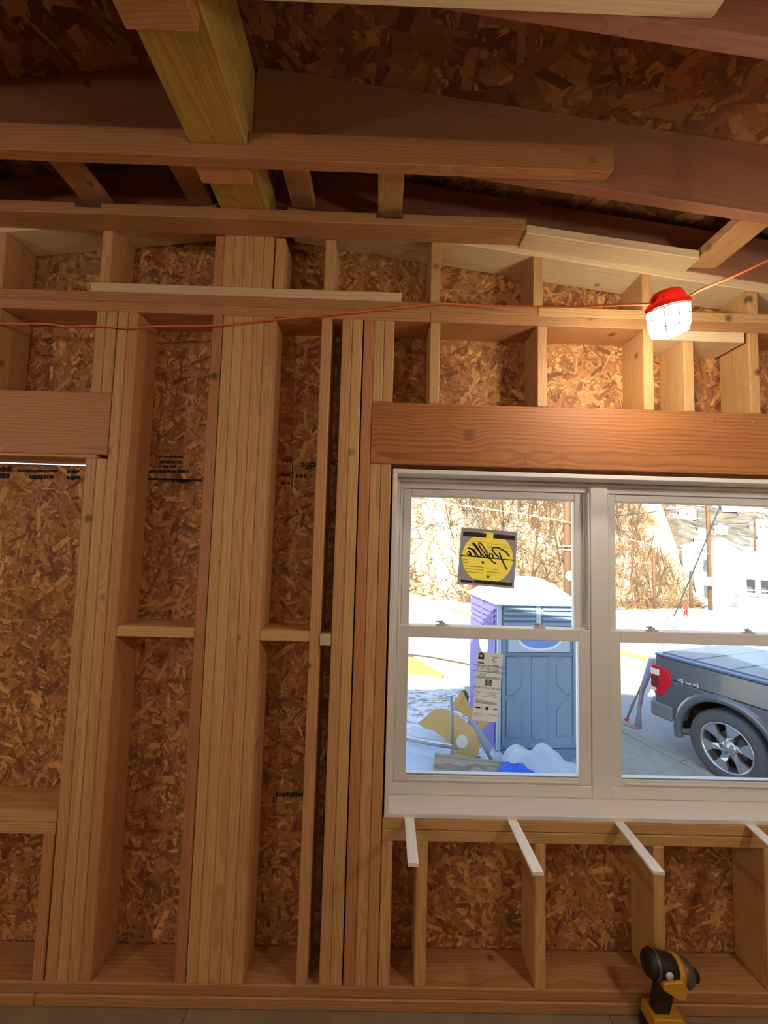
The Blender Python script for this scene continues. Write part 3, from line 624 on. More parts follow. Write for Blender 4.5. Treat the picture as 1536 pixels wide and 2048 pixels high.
# ================================================================== OUTSIDE
def sst(a, b, v): t = max(0, min(1, (v-a)/(b-a))); return t*t*(3-2*t)
def gz(x, y):
    k = .03+.07*sst(-2, 14, x)
    return GZ-k*max(0, min(y, 60)-6) if y > 6 else GZ
def grid(name, nu, nv, fn, mat, parent=None, smooth_=True):
    vs = [fn(i/nu, j/nv) for j in range(nv+1) for i in range(nu+1)]
    fs = [(j*(nu+1)+i, j*(nu+1)+i+1, (j+1)*(nu+1)+i+1, (j+1)*(nu+1)+i) for j in range(nv) for i in range(nu)]
    me = bpy.data.meshes.new(name); me.from_pydata(vs, [], fs); me.update()
    for p in me.polygons: p.use_smooth = smooth_
    return link(name, me, mat, parent)
def ground_mat():
    g = G('snow_and_grass'); co = g.obj()
    a = g.noise(co, 1.1, 5, .65).outputs[0]; b = g.noise(g.vmul(co, (1, 2.2, 1)), 9, 4, .7).outputs[0]
    sp = g.n('SeparateXYZ'); g.put(sp.inputs[0], co)
    near = g.math('MULTIPLY', g.rng(sp.outputs[1], 6, 9, 1, .25), g.rng(sp.outputs[0], 2.2, 3.5, 1, .1))
    f = g.math('MULTIPLY', g.rng(g.math('ADD', g.math('MULTIPLY', a, .45), g.math('MULTIPLY', b, .75)), .60, .70, 0, .85), near)
    c = g.mix(f, lin((220, 225, 232)), lin((100, 104, 82)))
    g.bsdf(c, .7, bump=b, bstr=.6, bdist=.03); return g.m
def hill_mat():
    g = G('straw_hillside'); co = g.obj()
    a = g.noise(co, .55, 5, .65).outputs[0]; b = g.noise(g.vmul(co, (1, 1, 2.5)), 2.6, 5, .7).outputs[0]; v = g.noise(g.vmul(co, (2, 2, 6)), 1.3, 4, .7).outputs[0]
    c = g.mix(g.rng(b, .35, .68), lin((236, 220, 176)), lin((206, 180, 130)))
    c = g.mix(g.rng(a, .50, .62, 0, .9), c, lin((240, 238, 232)))
    c = g.mix(g.rng(v, .60, .68, 0, .8), c, lin((96, 70, 42)))
    vo = g.n('TexVoronoi', feature='DISTANCE_TO_EDGE'); vo.inputs['Scale'].default_value = .42
    ad = g.n('VectorMath', operation='ADD'); g.put(ad.inputs[0], g.vmul(co, (1, 1, .6))); g.put(ad.inputs[1], g.vmul(g.noise(co, .9, 4, .7).outputs['Color'], (2.2, 2.2, 2.2))); g.put(vo.inputs['Vector'], ad.outputs[0])
    sp = g.n('SeparateXYZ'); g.put(sp.inputs[0], co)
    c = g.mix(g.math('MULTIPLY', g.rng(vo.outputs[0], .015, .06, .85, 0), g.math('MULTIPLY', g.rng(sp.outputs[0], 9, 7, 0, 1), g.rng(v, .38, .5))), c, lin((112, 78, 46)))
    g.bsdf(c, .9, bump=b, bstr=.8, bdist=.15); return g.m
def far_mat():
    g = G('far_hillside'); co = g.obj(); a = g.noise(co, .06, 6, .7).outputs[0]; b = g.noise(g.vmul(co, (1, 1, 3)), .22, 5, .75).outputs[0]
    c = g.mix(g.rng(b, .38, .62), lin((116, 108, 96)), lin((76, 72, 64)))
    c = g.mix(g.rng(a, .52, .60, 0, .8), c, lin((214, 216, 220)))
    g.bsdf(c, .9); return g.m
MAT.update(snow=ground_mat(), hill=hill_mat(), far=far_mat(), asph=plain('street_asphalt', (180, 180, 182), .85, var=.2, scale=30, bump=.2),
    conc=plain('sidewalk_concrete', (168, 168, 156), .85, var=.18, scale=7), dirt=plain('dirt_patch', (190, 150, 86), .95, var=.2, scale=5, bump=.4),
    bark=plain('tree_bark', (96, 72, 50), .9, var=.25, scale=3), twig=plain('brush_twigs', (120, 92, 62), .9, var=.25, scale=2),
    pole=wood('pole_wood', (112, 78, 54), (76, 50, 34), ring=60), wire=plain('wire', (48, 46, 46), .6), wirel=plain('pale_wire', (236, 230, 220), .5, var=.03))
def gfun(u, v):
    x = -14+74*(u*u*.55+u*.45); y = .20+64*(v*v*.7+v*.3)
    n = noise.noise((x*.6, y*.6, 0))*.05+noise.noise((x*2.3, y*2.3, 3))*.02 if y > 1 else 0
    lump = .10*sst(3.2, 1., x)*sst(1.5, 3.5, y)*sst(8, 5.5, y)*(noise.noise((x*1.3, y*1.3, 7))+.2)
    return (x, y, gz(x, y)-.03+min(n, .03)*.5+max(lump, 0))
yard = tag(grid('ground', 150, 150, gfun, 'snow'), 'snowy yard and field sloping away outside the window', 'ground', kind='structure')
ST = Vector((-.31, .951, 0)).normalized(); SN = Vector((ST.y, -ST.x, 0)); SP = Vector((3.90, 4.53, 0))      # street: near kerb line
def strip(name, o0, o1, t0, t1, dz, mat, n=60, lab=None, cat=None):
    def f(u, v):
        p = SP+ST*(t0+(t1-t0)*v)+SN*(o0+(o1-o0)*u); return (p.x, p.y, gz(p.x, p.y)+dz)
    return tag(grid(name, 6, n, f, mat), lab, cat, kind='structure')
strip('street', .0, 4.7, -9, 24, .004, 'asph', lab='frosty grey street behind the black truck', cat='street')
side = emp('sidewalk', (0, 0, 0), 'concrete sidewalk slabs along the kerb below the window', 'sidewalk', kind='structure')
kerb = emp('kerb', (0, 0, 0), 'concrete kerb stones between sidewalk and street', 'kerb', kind='structure')
def slab(name, t0, t1, o0, o1, z0, z1, mat, par):
    P = []
    for t in (t0, t1):
        for o_ in (o0, o1):
            for z in (z0, z1): p = SP+ST*t+SN*o_; P.append((p.x, p.y, gz(p.x, p.y)+z))
    return solid(name, P, BOXF, mat, par, None, .006)
for k in range(10):
    slab('paving_slab', -6+1.25*k, -6+1.25*k+1.235, -1.45, -.16, -.05, .028+random.uniform(-.004, .004), 'conc', side)
    slab('kerb_stone', -6+1.8*k, -6+1.8*k+1.79, -.155, -.002, -.05, .045, 'conc', kerb)
kerb2 = emp('far_kerb', (0, 0, 0), 'brown kerb on the far side of the street', 'kerb', kind='structure')
for k in range(8): slab('kerb_stone', -3+2.2*k, -3+2.2*k+2.19, 4.70, 4.86, -.05, .10, 'dirt', kerb2)
def gpoly(name, pix, dz, mat, lab, cat):
    bm = bmesh.new(); P = [onZ(a, b, GZ) for a, b in pix]
    top = [bm.verts.new((p.x, p.y, gz(p.x, p.y)+dz)) for p in P]; bot = [bm.verts.new((p.x, p.y, gz(p.x, p.y)-.1)) for p in P]
    bm.faces.new(top); n = len(P)
    for i in range(n): bm.faces.new((top[i], top[(i+1) % n], bot[(i+1) % n], bot[i]))
    return tag(from_bm(name, bm, mat), lab, cat, kind='structure')
gpoly('dirt_patch', [(800, 1304), (850, 1310), (905, 1320), (914, 1327), (900, 1338), (884, 1350), (850, 1344), (800, 1340)], .012, 'dirt', 'sunlit tan dirt patch beyond the snowy yard', 'dirt')
gpoly('driveway', [(905, 1337), (960, 1338), (960, 1376), (915, 1362), (890, 1350)], .010, 'asph', 'grey driveway strip behind the blue toilet cabin', 'driveway')
gpoly('edging', [(800, 1299), (860, 1306), (960, 1326), (960, 1329), (860, 1309), (800, 1302)], .03, 'bark', 'thin dark edging line beside the dirt patch', 'edging')

# --- hillside, trees, brush
def yb(x): return 23+.02*abs(min(x, 0))+.62*max(0, x)
def hz(x, s):
    k = 1.0+.75*sst(-1, 2, x)*sst(10, 6.5, x)
    r_ = noise.noise((x*.5, s*.5, 2))*.5+noise.noise((x*1.6, s*1.6, 5))*.18
    cl = abs(noise.noise((x*.9, s*.7, 9)))*1.1*sst(-1, 2, x)*sst(10, 6.5, x)
    e_ = sst(45+1.0*s+3*noise.noise((s*.2, 1, 1)), 33+1.0*s, x)
    return gz(x, yb(x))-.1-.6*(1-e_)+(.12*min(s, 2.2)+max(0, s-2.2)*k*.9+(r_+cl)*sst(.5, 4, s))*e_
def hfun(u, v):
    s = -.6+42*(v*.5+v*v*.5); x = -16+(63+1.05*max(s, 0))*u; return (x, yb(x)+s, hz(x, s))
tag(grid('hillside', 150, 110, hfun, 'hill'), 'steep sunlit hillside of straw, rock and snow patches', 'hillside', kind='structure')
def far_fn(u, v):
    x = 40+230*u; y = 95+130*v; h = -9+70*v*v*.8+30*v*.8+noise.noise((x*.03, y*.03, 1))*5; return (x, y, h)
tag(grid('far_hillside', 60, 40, far_fn, 'far'), 'distant grey hillside across the valley, dotted with snowy roofs', 'hillside', kind='structure')
def seg(vs, fs, a, b, ra, rb, n=4):
    t = (b-a).normalized(); u_ = t.orthogonal().normalized(); s_ = t.cross(u_); k0 = len(vs)
    for p, r_ in ((a, ra), (b, rb)):
        for k in range(n):
            q_ = 2*math.pi*k/n; vs.append(p+(u_*math.cos(q_)+s_*math.sin(q_))*r_)
    for k in range(n): fs.append((k0+k, k0+(k+1) % n, k0+n+(k+1) % n, k0+n+k))
def tree_mesh(sd, H):
    rd = random.Random(sd); vs, fs = [], []
    def grow(p, d, L, r_, lv):
        n = 4 if lv < 2 else 2
        for i in range(n):
            d2 = (d+Vector((rd.uniform(-1, 1), rd.uniform(-1, 1), rd.uniform(-.4, .7)))*(.12 if lv == 0 else .30)).normalized()
            q_ = p+d2*L/n; r2 = r_*(.84 if lv == 0 else .75); seg(vs, fs, p, q_, r_, r2, 5 if lv < 2 else 3)
            if lv < 4 and (lv > 0 or i >= 1):
                for _ in range(rd.choice((1, 2, 2)) if lv < 3 else rd.choice((1, 2))):
                    a = rd.uniform(0, 6.28); out = Vector((math.cos(a), math.sin(a), rd.uniform(.1, .9)))
                    grow(q_, (d2*.55+out*.75).normalized(), L*rd.uniform(.42, .62), r2*.55, lv+1)
            p, d, r_ = q_, d2, r2
    grow(Vector((0, 0, -.3)), Vector((rd.uniform(-.15, .15), rd.uniform(-.15, .15), 1)), H*.62, H*.014, 0)
    me = bpy.data.meshes.new('bare_tree'); me.from_pydata([tuple(v) for v in vs], [], fs); me.update(); me.materials.append(MAT['bark']); return me
protos = [tree_mesh(s, h) for s, h in ((1, 8), (2, 9), (3, 7), (4, 10), (5, 6.5), (6, 8.5))]
rd = random.Random(5); nt_ = 0
clear = [at(1444, 1200, 58), at(1396, 1200, 70), at(1472, 1200, 56)]
def built(x, y, r_=9): return any((x-p.x)**2+(y-p.y)**2 < r_*r_ for p in clear)
while nt_ < 120:
    s = rd.uniform(1.2, 20); x = rd.uniform(-3, 38+1.05*s)
    if x > 0 and .08 < x/(yb(x)+1.5) < .21 and s < 9: continue
    if built(x, yb(x)+s, 11): continue
    o = bpy.data.objects.new('bare_tree', rd.choice(protos)); COL.objects.link(o)
    o.location = (x, yb(x)+s, hz(x, s)); o.rotation_euler = (rd.uniform(-.12, .12), rd.uniform(-.12, .12), rd.uniform(0, 6.28)); k = rd.uniform(.55, 1.1); o.scale = (k, k, k)
    tag(o, ('tall' if k > .9 else 'mid-sized' if k > .7 else 'small')+' leafless tree '+('at the foot of the' if s < 5 else 'high up the' if s > 13 else 'halfway up the')+' sunlit hillside beyond the street', 'tree', 'bare trees on the hillside'); nt_ += 1
vs, fs = [], []
for i in range(19000):
    s = rd.uniform(.3, 26); x = rd.uniform(-3, 39+1.05*s)
    if x > 0 and .08 < x/(yb(x)+1.5) < .20 and s < 8 and rd.random() < .8: continue
    if built(x, yb(x)+s): continue
    p = Vector((x, yb(x)+s, hz(x, s)-.05)); d = Vector((rd.uniform(-1, 1), rd.uniform(-1, .6), rd.uniform(.1, 1.2))).normalized(); L = rd.uniform(.5, 2.4)
    m_ = p+d*L*.5; e_ = m_+(d+Vector((rd.uniform(-.5, .5), rd.uniform(-.5, .5), rd.uniform(-.5, .3)))).normalized()*L*.5
    r_ = rd.uniform(.014, .045); seg(vs, fs, p, m_, r_, r_*.8, 3); seg(vs, fs, m_, e_, r_*.8, r_*.4, 3)
me = bpy.data.meshes.new('hillside_brush'); me.from_pydata([tuple(v) for v in vs], [], fs)
tag(link('hillside_brush', me, 'twig'), 'tangled dry brush and twigs covering the hillside', 'brush', kind='stuff')
for i in range(70):
    x = rd.uniform(95, 235); y = rd.uniform(125, 205); u, v = (x-40)/230, (y-95)/130
    if not .70 < x/(y+1.5) < 1.15: continue
    o = bpy.data.objects.new('bare_tree', rd.choice(protos)); COL.objects.link(o); o.location = far_fn(u, v); o.scale = (1.5, 1.5, 1.3); o.rotation_euler = (0, 0, rd.uniform(0, 6.28))
    tag(o, 'small bare tree on the distant grey hillside across the valley', 'tree', 'bare trees on the far hillside')
MAT.update(wht=plain('white_siding', (232, 232, 230), .7, var=.05), yel=plain('cream_siding', (226, 208, 130), .8, var=.1), snowr=plain('roof_snow', (244, 246, 250), .7, var=.03), dkw=plain('dark_window', (70, 74, 80), .3), orng=plain('orange_siding', (196, 122, 60), .7), grn=plain('grey_trim', (120, 124, 124), .7))
def house(loc, rz, wd, dp_, ht, label, wall_m='wht', group=None, name='house', win=((.25, .55), (.65, .55)), roof_h=.35):
    e = emp(name, loc, label, 'house', group, rz=rz)
    bx('walls', -wd/2, wd/2, -dp_/2, dp_/2, -1.5, ht, wall_m, e, bev=0)
    rh = wd*roof_h
    extr('roof', [(-wd*.55, ht-.05), (0, ht+rh), (wd*.55, ht-.05), (wd*.55, ht+.2), (0, ht+rh+.28), (-wd*.55, ht+.2)], -dp_*.56, dp_*.56, 'snowr', e, bev=0)
    extr('gable', [(-wd/2, ht), (wd/2, ht), (0, ht+rh-.03)], -dp_/2, dp_/2, wall_m, e, bev=0)
    for fx, fz in win:
        cx = -wd/2+wd*fx; f = bx('window', cx-wd*.07, cx+wd*.07, -dp_/2-.06, -dp_/2-.001, ht*fz-ht*.14, ht*fz+ht*.14, 'grn', e, bev=0)
        bx('window_pane', cx-wd*.055, cx+wd*.055, -dp_/2-.08, -dp_/2-.061, ht*fz-ht*.12, ht*fz+ht*.12, 'dkw', e, bev=0)
    return e
fh = house((0, 0, 0), 0, 7, 8, 5, 'small snow-roofed house on the distant hillside across the valley', 'wht', 'houses on the far hillside')
k = 0; seen = []
for i in range(90):
    x = rd.uniform(105, 215); y = rd.uniform(125, 195)
    if not .74 < x/(y+1.5) < 1.0 or any((x-a)**2+(y-b)**2 < 90 for a, b in seen): continue
    seen.append((x, y))
    if k == 0: e = fh
    else:
        e = fh.copy(); COL.objects.link(e)
        for ch in fh.children: c = ch.copy(); COL.objects.link(c); c.parent = e
    k += 1; e.location = Vector(far_fn((x-40)/230, (y-95)/130)); e.rotation_euler = (0, 0, rd.uniform(-1.2, .2)); sc = rd.uniform(.42, .70); e.scale = (sc, sc, sc)
# buildings by the street
def base(px, d): p = at(px, 1200, d); p.z = gz(p.x, p.y); return p
house(base(1444, 58), R(-35), 6.2, 7, 7.0, 'tall white house with cream gable behind the speed limit sign', 'wht', name='street_house', win=((.2, .8), (.2, .3)))
house(base(1396, 70), R(-35), 4.0, 5, 8.5, 'narrow white building beside the wooden utility pole', 'wht', name='street_house', win=((.8, .5),), roof_h=.2)
house(base(1472, 56), R(-38), 2.6, 3, 2.6, 'small orange shed with a white-framed window', 'orng', name='shed', win=((.45, .6),), roof_h=.2)
pb = base(1534, 45); rz = R(-40)
e = emp('porch_house', pb, 'white house with a pillared porch and lattice skirt', 'house', rz=rz)
bx('walls', -2.2, 6, 1.8, 8, -1.5, 6.2, 'wht', e, bev=0); bx('porch_floor', -2.4, 6, -.3, 1.79, 1.22, 1.36, 'grn', e, bev=0)
bx('porch_roof', -2.6, 6, -.5, 1.79, 3.75, 3.95, 'snowr', e, bev=0); bx('roof', -2.5, 6.2, 1.5, 8.3, 6.21, 6.5, 'snowr', e, bev=0)
for x in (-2.3, -1.75, -.6, .55, 1.7, 2.9, 4.1): bx('porch_post', x-.07, x+.07, -.25, -.11, 1.361, 3.749, 'wht', e, 'z', 0)
bx('porch_rail', -2.3, 6, -.22, -.14, 2.1, 2.2, 'wht', e, bev=0)
for x in (-1.2, .0, 1.4): bx('window', x-.35, x+.35, 1.74, 1.799, 1.7, 3.2, 'dkw', e, bev=0)
for k in range(22):
    x = -2.3+k*.33
    for sgn in (1, -1): tube('lattice_slat', [(x, -.2+.02*sgn, .05), (x+.95*sgn if 0 else x+sgn*.55, -.2+.02*sgn, 1.2)], .035, 'wht', e, 4)

# --- poles, wires, sign, hydrant
def pole(px, pyb, d, h, r_, label, m='pole', arms=False):
    p = at(px, pyb, d); o = emp('utility_pole', p, label, 'pole')
    tube('shaft', [(0, 0, -1), (0, 0, h*.5), (0, 0, h)], [r_*1.15, r_, r_*.8], m, o, 10)
    if arms: bx('crossarm', -.9, .9, -.08, .06, h-1.1, h-.98, m, o, 'x')
    return o
pA = pole(1421, 1217, 44, 22, .19, 'brown utility pole carrying the speed limit sign')
pB = pole(1135, 1196, 21, 12, .17, 'grey-brown utility pole close behind the blue toilet cabin')
pC = pole(1309, 1194, 36, 4.2, .12, 'short reddish post standing in front of the brushy bank', 'pole')
pD = pole(1382, 1195, 40, 2.6, .14, 'short dark post between the brush and the white buildings', 'bark')
pE = pole(1512, 1140, 95, 12, .22, 'distant thin pole in front of the far hillside', 'bark')
b = lathe('meter_dome', [(0, 0), (.24, 0), (.26, .06), (.22, .16), (0, .2)], 'wht', pB, 16); b.matrix_parent_inverse = Matrix.Identity(4); b.matrix_basis = Matrix.Translation((.05, -.17, 1.15)) @ Matrix.Rotation(R(90), 4, 'X')
for z in (2.45, 2.62): bx('bracket', -.55, .25, -.26, -.20, z, z+.04, 'wirel', pB, 'x', 0)
sg = emp('speed_sign', at(1419, 1163, 43.5), 'white speed limit 25 sign fixed to the brown utility pole', 'sign'); bpy.context.view_layer.update()
bx('plate', -.33, .33, -.012, 0, -.48, .48, 'wht', sg, bev=0)
for s_, z_, k_ in (('SPEED', .30, .17), ('LIMIT', .12, .17), ('25', -.20, .46)):
    t = text('lettering', s_, k_, Matrix.Translation((0, -.02, z_)) @ Matrix.Rotation(R(90), 4, 'X'), 'blk', sg)
sg.rotation_euler = (0, 0, R(-38))
MAT['hred'] = plain('hydrant_red', (206, 34, 40), .5)
hy = emp('fire_hydrant', at(1371.5, 1230.5, 33.5), 'red fire hydrant standing in the snow beyond the street', 'hydrant')
lathe('barrel', [(0, -.2), (.19, -.2), (.19, .06), (.13, .08), (.12, .50), (.16, .52), (.16, .56), (.12, .66), (.05, .74), (0, .76)], 'hred', hy, 14)
for s_ in (-1, 1): tube('outlet_cap', [(s_*.10, 0, .42), (s_*.30, 0, .42)], .085, 'wht', hy, 8)
tube('front_outlet', [(0, -.1, .36), (0, -.22, .36)], .08, 'hred', hy, 8)
def wire(pts, r_, label, m='wire'):
    P = [at(*p) for p in pts]; Q = []
    for a, b in zip(P, P[1:]): Q += [a.lerp(b, t/6) for t in range(6)]
    o = tube('overhead_wire', Q+[P[-1]], r_, m, None, 5); tag(o, label, 'wire')
wire(((780, 996, 19), (860, 1003, 19), (945, 1014, 20), (1040, 1027, 20.5), (1136, 1044, 21), (1228, 1072, 22), (1320, 1093, 26), (1421, 1108, 44)), .022, 'pale overhead wire running from the near pole to the brown pole', 'wirel')
wire(((1140, 1050, 21), (1236, 1032, 26), (1330, 1021, 34), (1421, 1011, 44)), .03, 'dark overhead wire above the brushy hillside')
wire(((800, 1040, 19), (1136, 1096, 21)), .012, 'thin low wire crossing the hill to the near pole')
wire(((1421, 1050, 44), (1512, 1045, 95), (1640, 1040, 110)), .05, 'far wire over the distant hillside')
# guy wire with its grey guard sleeve
gy = emp('guy_wire', at(1266, 1452, 5.95), 'slanting guy wire with a pale grey guard sleeve anchored at the kerb', 'guy wire')
def gyp(o): o.parent = gy; o.matrix_parent_inverse = Matrix.Translation(-gy.location); return o
MAT['sleeve'] = plain('grey_sleeve', (158, 156, 172), .5, var=.12)
SL = [at(*p) for p in ((1276, 1456, 5.95), (1278, 1420, 5.98), (1284, 1380, 6.02), (1297, 1345, 6.08), (1312, 1302, 6.18), (1324, 1275, 6.24), (1346, 1237, 6.35))]
gyp(tube('guard_sleeve', SL, [.050, .026, .034, .052, .058, .056, .070], 'sleeve', None, 8))
gyp(tube('strand', [at(*p) for p in ((1343, 1244, 6.34), (1375, 1170, 6.7), (1440, 1013, 7.4), (1560, 720, 9.0))], .011, 'wire', None, 6))
gyp(tube('anchor_rod', [at(*p) for p in ((1253, 1440, 5.98), (1264, 1412, 6.0), (1272, 1395, 6.02), (1283, 1370, 6.04))], [.012, .022, .012, .012], 'grn', None, 6))
gyp(tube('red_ring', [at(*p) for p in ((1250, 1438, 5.97), (1254, 1443, 5.97), (1257, 1437, 5.97))], .016, 'hred', None, 6))
gyp(tube('anchor_bar', [at(*p) for p in ((1243, 1443, 5.97), (1258, 1450, 5.96), (1276, 1456, 5.95))], [.035, .035, .03], 'conc', None, 6))
pT = at(1560, 720, 9.0); pl = emp('utility_pole', (pT.x, pT.y, gz(pT.x, pT.y)), 'brown utility pole holding the guy wire beside the street', 'pole')
tube('shaft', [(0, .17, -1), (0, .17, 4), (0, .17, pT.z-pl.location.z+1.5)], [.17, .15, .12], 'pole', pl, 10)

# --- portable toilet
MAT.update(pblue=plain('cabin_blue', (128, 150, 172), .5, var=.06), ppurp=plain('cabin_purple', (96, 92, 168), .5, var=.06), proof=plain('cabin_roof', (226, 240, 248), .5, var=.03), ptrim=plain('cabin_trim', (178, 196, 206), .5, var=.04), pdark=plain('cabin_vent', (112, 130, 152), .5), signb=plain('sign_blue', (120, 150, 220), .5))
PA = onZ(994, 1525, GZ); PT = emp('portable_toilet', (PA.x, PA.y, GZ), 'blue portable toilet cabin with purple side and white domed roof', 'portable toilet', rz=R(5))
Wd, Dp, Ht = 1.12, 1.15, 2.0
bx('skid_base', -.02, Wd+.02, -.02, Dp+.02, .0, .14, 'pdark', PT, 'x', .01)
bx('body', .015, Wd-.015, .02, Dp-.015, .141, Ht, 'pblue', PT, 'z', .01)
bx('side_panel', -.006, .0145, .02, Dp-.015, .141, Ht-.01, 'ppurp', PT, 'z', .004)
bx('corner_post', -.008, .045, -.006, .0195, .141, Ht-.01, 'ptrim', PT, 'z', .006); bx('corner_post', Wd-.045, Wd+.008, -.006, .0195, .141, Ht-.01, 'ptrim', PT, 'z', .006)
bx('mullion', .515, .585, -.004, .0195, 1.66, Ht-.02, 'ptrim', PT, 'z', .005)
for x0, x1 in ((.07, .50), (.60, 1.06)):
    for k in range(4):
        z = 1.70+k*.066
        extr('louver_slat', [(-.012, z), (.0195, z+.045), (.0195, z+.055), (-.018, z+.008)], x0, x1, 'pblue', PT, plane='yz', bev=0)
bx('door_frame', .06, .10, -.004, .0195, .20, 1.64, 'pblue', PT, 'z', .008); bx('door_frame', 1.02, 1.06, -.004, .0195, .20, 1.64, 'pblue', PT, 'z', .008)
bx('door_frame', .1005, 1.0195, -.004, .0195, 1.60, 1.64, 'pblue', PT, 'x', .008)
bx('sign_panel', .14, .98, .004, .0195, 1.36, 1.585, 'ptrim', PT, 'x', .006); bx('door_rail', .1005, 1.0195, -.008, .0195, 1.315, 1.352, 'pdark', PT, 'x', .006)
def oval(n, cx, cz, rx, rz_, y, mat, m_=None):
    bm = bmesh.new(); bm.faces.new([bm.verts.new((cx+rx*math.cos(a), y, cz+rz_*math.sin(a))) for a in (k*math.pi/16 for k in range(32))]); return from_bm(n, bm, mat, PT)
oval('sign_rim', .57, 1.53, .30, .15, .0032, 'wht'); oval('sign_face', .57, 1.535, .27, .125, .0022, 'signb')
for pts in ([(.12, .30), (.32, .30), (.32, .62), (.20, .75), (.12, .75)], [(.12, .82), (.20, .82), (.32, .95), (.32, 1.20), (.20, 1.30), (.12, 1.30)], [(.46, .26), (.66, .26), (.66, 1.30), (.46, 1.30)], [(.80, .30), (1.0, .30), (1.0, .75), (.92, .75), (.80, .62)], [(.80, .95), (.92, .82), (1.0, .82), (1.0, 1.30), (.92, 1.30), (.80, 1.20)]):
    extr('door_panel', pts, .004, .0195, 'pblue', PT, 'z', bev=.007)
for y0, y1 in ((.10, .52), (.58, 1.02)):
    for k in range(4):
        z = 1.62+k*.075; extr('louver_slat', [(-.030, z), (-.0065, z+.05), (-.0065, z+.06), (-.034, z+.010)], y0, y1, 'ppurp', PT, bev=0)
bx('side_rib', -.028, -.0065, .535, .565, 1.58, Ht-.03, 'ppurp', PT, 'z', .004); extr('side_recess', [(.06, .20), (1.08, .20), (1.08, 1.48), (.60, 1.57), (.06, 1.50)], -.014, -.0066, 'ppurp', PT, 'z', 'yz', .004)
bm = bmesh.new(); bm.faces.new([bm.verts.new((-.0155, .50+.19*math.cos(a), 1.36+.15*math.sin(a))) for a in (k*math.pi/14 for k in range(28))]); from_bm('side_sign', bm, 'wht', PT)
for k in range(7): lathe('rivet', [(.014, 0), (.010, .008), (0, .010)], 'wht', PT, 8).matrix_basis = Matrix.Translation((-.0066, Dp-.05, .35+k*.26)) @ Matrix.Rotation(R(-90), 4, 'Y')
def rfun(u, v):
    a = 1-abs(2*u-1)**3.2; b_ = 1-abs(2*v-1)**3.2
    return (-.05+(Wd+.10)*u, -.06+(Dp+.12)*v, Ht+.005+.30*a*b_*(1-.25*abs(2*u-1))+.015*math.cos(u*18)*a*b_)
grid('roof', 28, 28, rfun, 'proof', PT); bx('roof_rim', -.05, Wd+.05, -.06, Dp+.06, Ht-.035, Ht+.004, 'proof', PT, 'x', .008)
tube('vent_pipe', [(.42, .55, Ht+.18), (.42, .55, Ht+.43)], .062, 'pdark', PT, 12)

# --- pickup truck
def paint():
    g = G('dark_grey_paint'); c = g.mix(g.noise(g.obj(), 900, 1).outputs[0], lin((98, 100, 104)), lin((112, 114, 118))); g.bsdf(c, .28, .35, Coat_Weight=.8, Coat_Roughness=.05); return g.m
MAT.update(paint=paint(), rub=plain('tyre_rubber', (86, 88, 92), .8, var=.15, scale=40), rim=plain('alloy_rim', (196, 196, 196), .25, .85, var=.05), tl_red=plain('tail_red', (206, 26, 40), .2, var=.05), tl_wht=plain('tail_clear', (232, 220, 214), .2, var=.03), cover=plain('bed_cover', (92, 114, 142), .3, var=.06), trimg=plain('bumper_grey', (116, 120, 124), .45), cavity=plain('wheel_well', (24, 24, 26), .9), tglass=plain('truck_glass', (20, 24, 28), .08, 0, var=.02))
HD = Vector((.36, -.933, 0)).normalized(); RN = Vector((HD.y, -HD.x, 0))
TC = onZ(1311, 1305, GZ+1.30)
ORI = TC-RN*.90; TR = emp('pickup_truck', (ORI.x, ORI.y, GZ), 'dark grey pickup truck with red tail light parked along the kerb', 'truck', rz=math.atan2(HD.y, HD.x))
# local: x forward from the tail, right side at y<0, z up
HUB, HZ, AR = .86, .415, .515
def arch(cx, n=14, r_=AR): return [(cx+r_*math.cos(math.pi*(1-k/n)), HZ+r_*math.sin(math.pi*(1-k/n))) for k in range(n+1)]
FW = HUB+3.68
lowp = [(.02, .52), (HUB-AR, .50)]+[p for p in arch(HUB)[1:-1] if p[1] > .50]+[(HUB+AR, .46), (FW-AR, .42)]+[p for p in arch(FW)[1:-1] if p[1] > .42]+[(FW+AR, .45), (5.55, .50), (5.62, .98), (.0, 1.00)]
for s_ in (-1, 1):
    ya, yb_ = (-.955, -.80) if s_ < 0 else (.80, .955)
    extr('body_side', lowp, ya, yb_, 'paint', TR, bev=.015)
    P = []
    top = .905
    for x in (.0, 1.72):
        for y, z in ((.945, 1.001), (.80, 1.001), (top, 1.27), (.80, 1.27)): P.append((x, s_*y, z))
    solid('bed_side', P, [(0, 2, 6, 4), (1, 5, 7, 3), (0, 1, 3, 2), (4, 6, 7, 5), (0, 4, 5, 1), (2, 3, 7, 6)], 'paint', TR, None, .012)
    bx('bed_rail', -.005, 1.73, min(s_*.915, s_*.80), max(s_*.915, s_*.80), 1.271, 1.30, 'cover', TR, 'x', .008)
    for cx in (HUB, FW):
        bm = bmesh.new(); rg = []
        for k in range(19):
            a = math.pi*(-.06+1.12*k/18); c_, q_ = math.cos(a), math.sin(a)
            rg.append([bm.verts.new((cx-c_*r_, s_*y, HZ+q_*r_)) for r_, y in ((AR-.01, .92), (AR-.01, .975), (AR+.045, .985), (AR+.085, .955))])
        for a, b_ in zip(rg, rg[1:]):
            for k in range(3): bm.faces.new((a[k], a[k+1], b_[k+1], b_[k]))
        from_bm('wheel_flare', bm, 'paint', TR, True)
        lathe('wheel_well', [(AR+.02, -.62), (AR+.02, 0)], 'cavity', TR, 20, None, arc=math.pi*1.04).matrix_basis = Matrix.Translation((cx, s_*.95, HZ)) @ Matrix.Rotation(R(-90 if s_ > 0 else 90), 4, 'X') @ Matrix.Rotation(-.02*math.pi+(math.pi if s_ > 0 else 0), 4, 'Z')
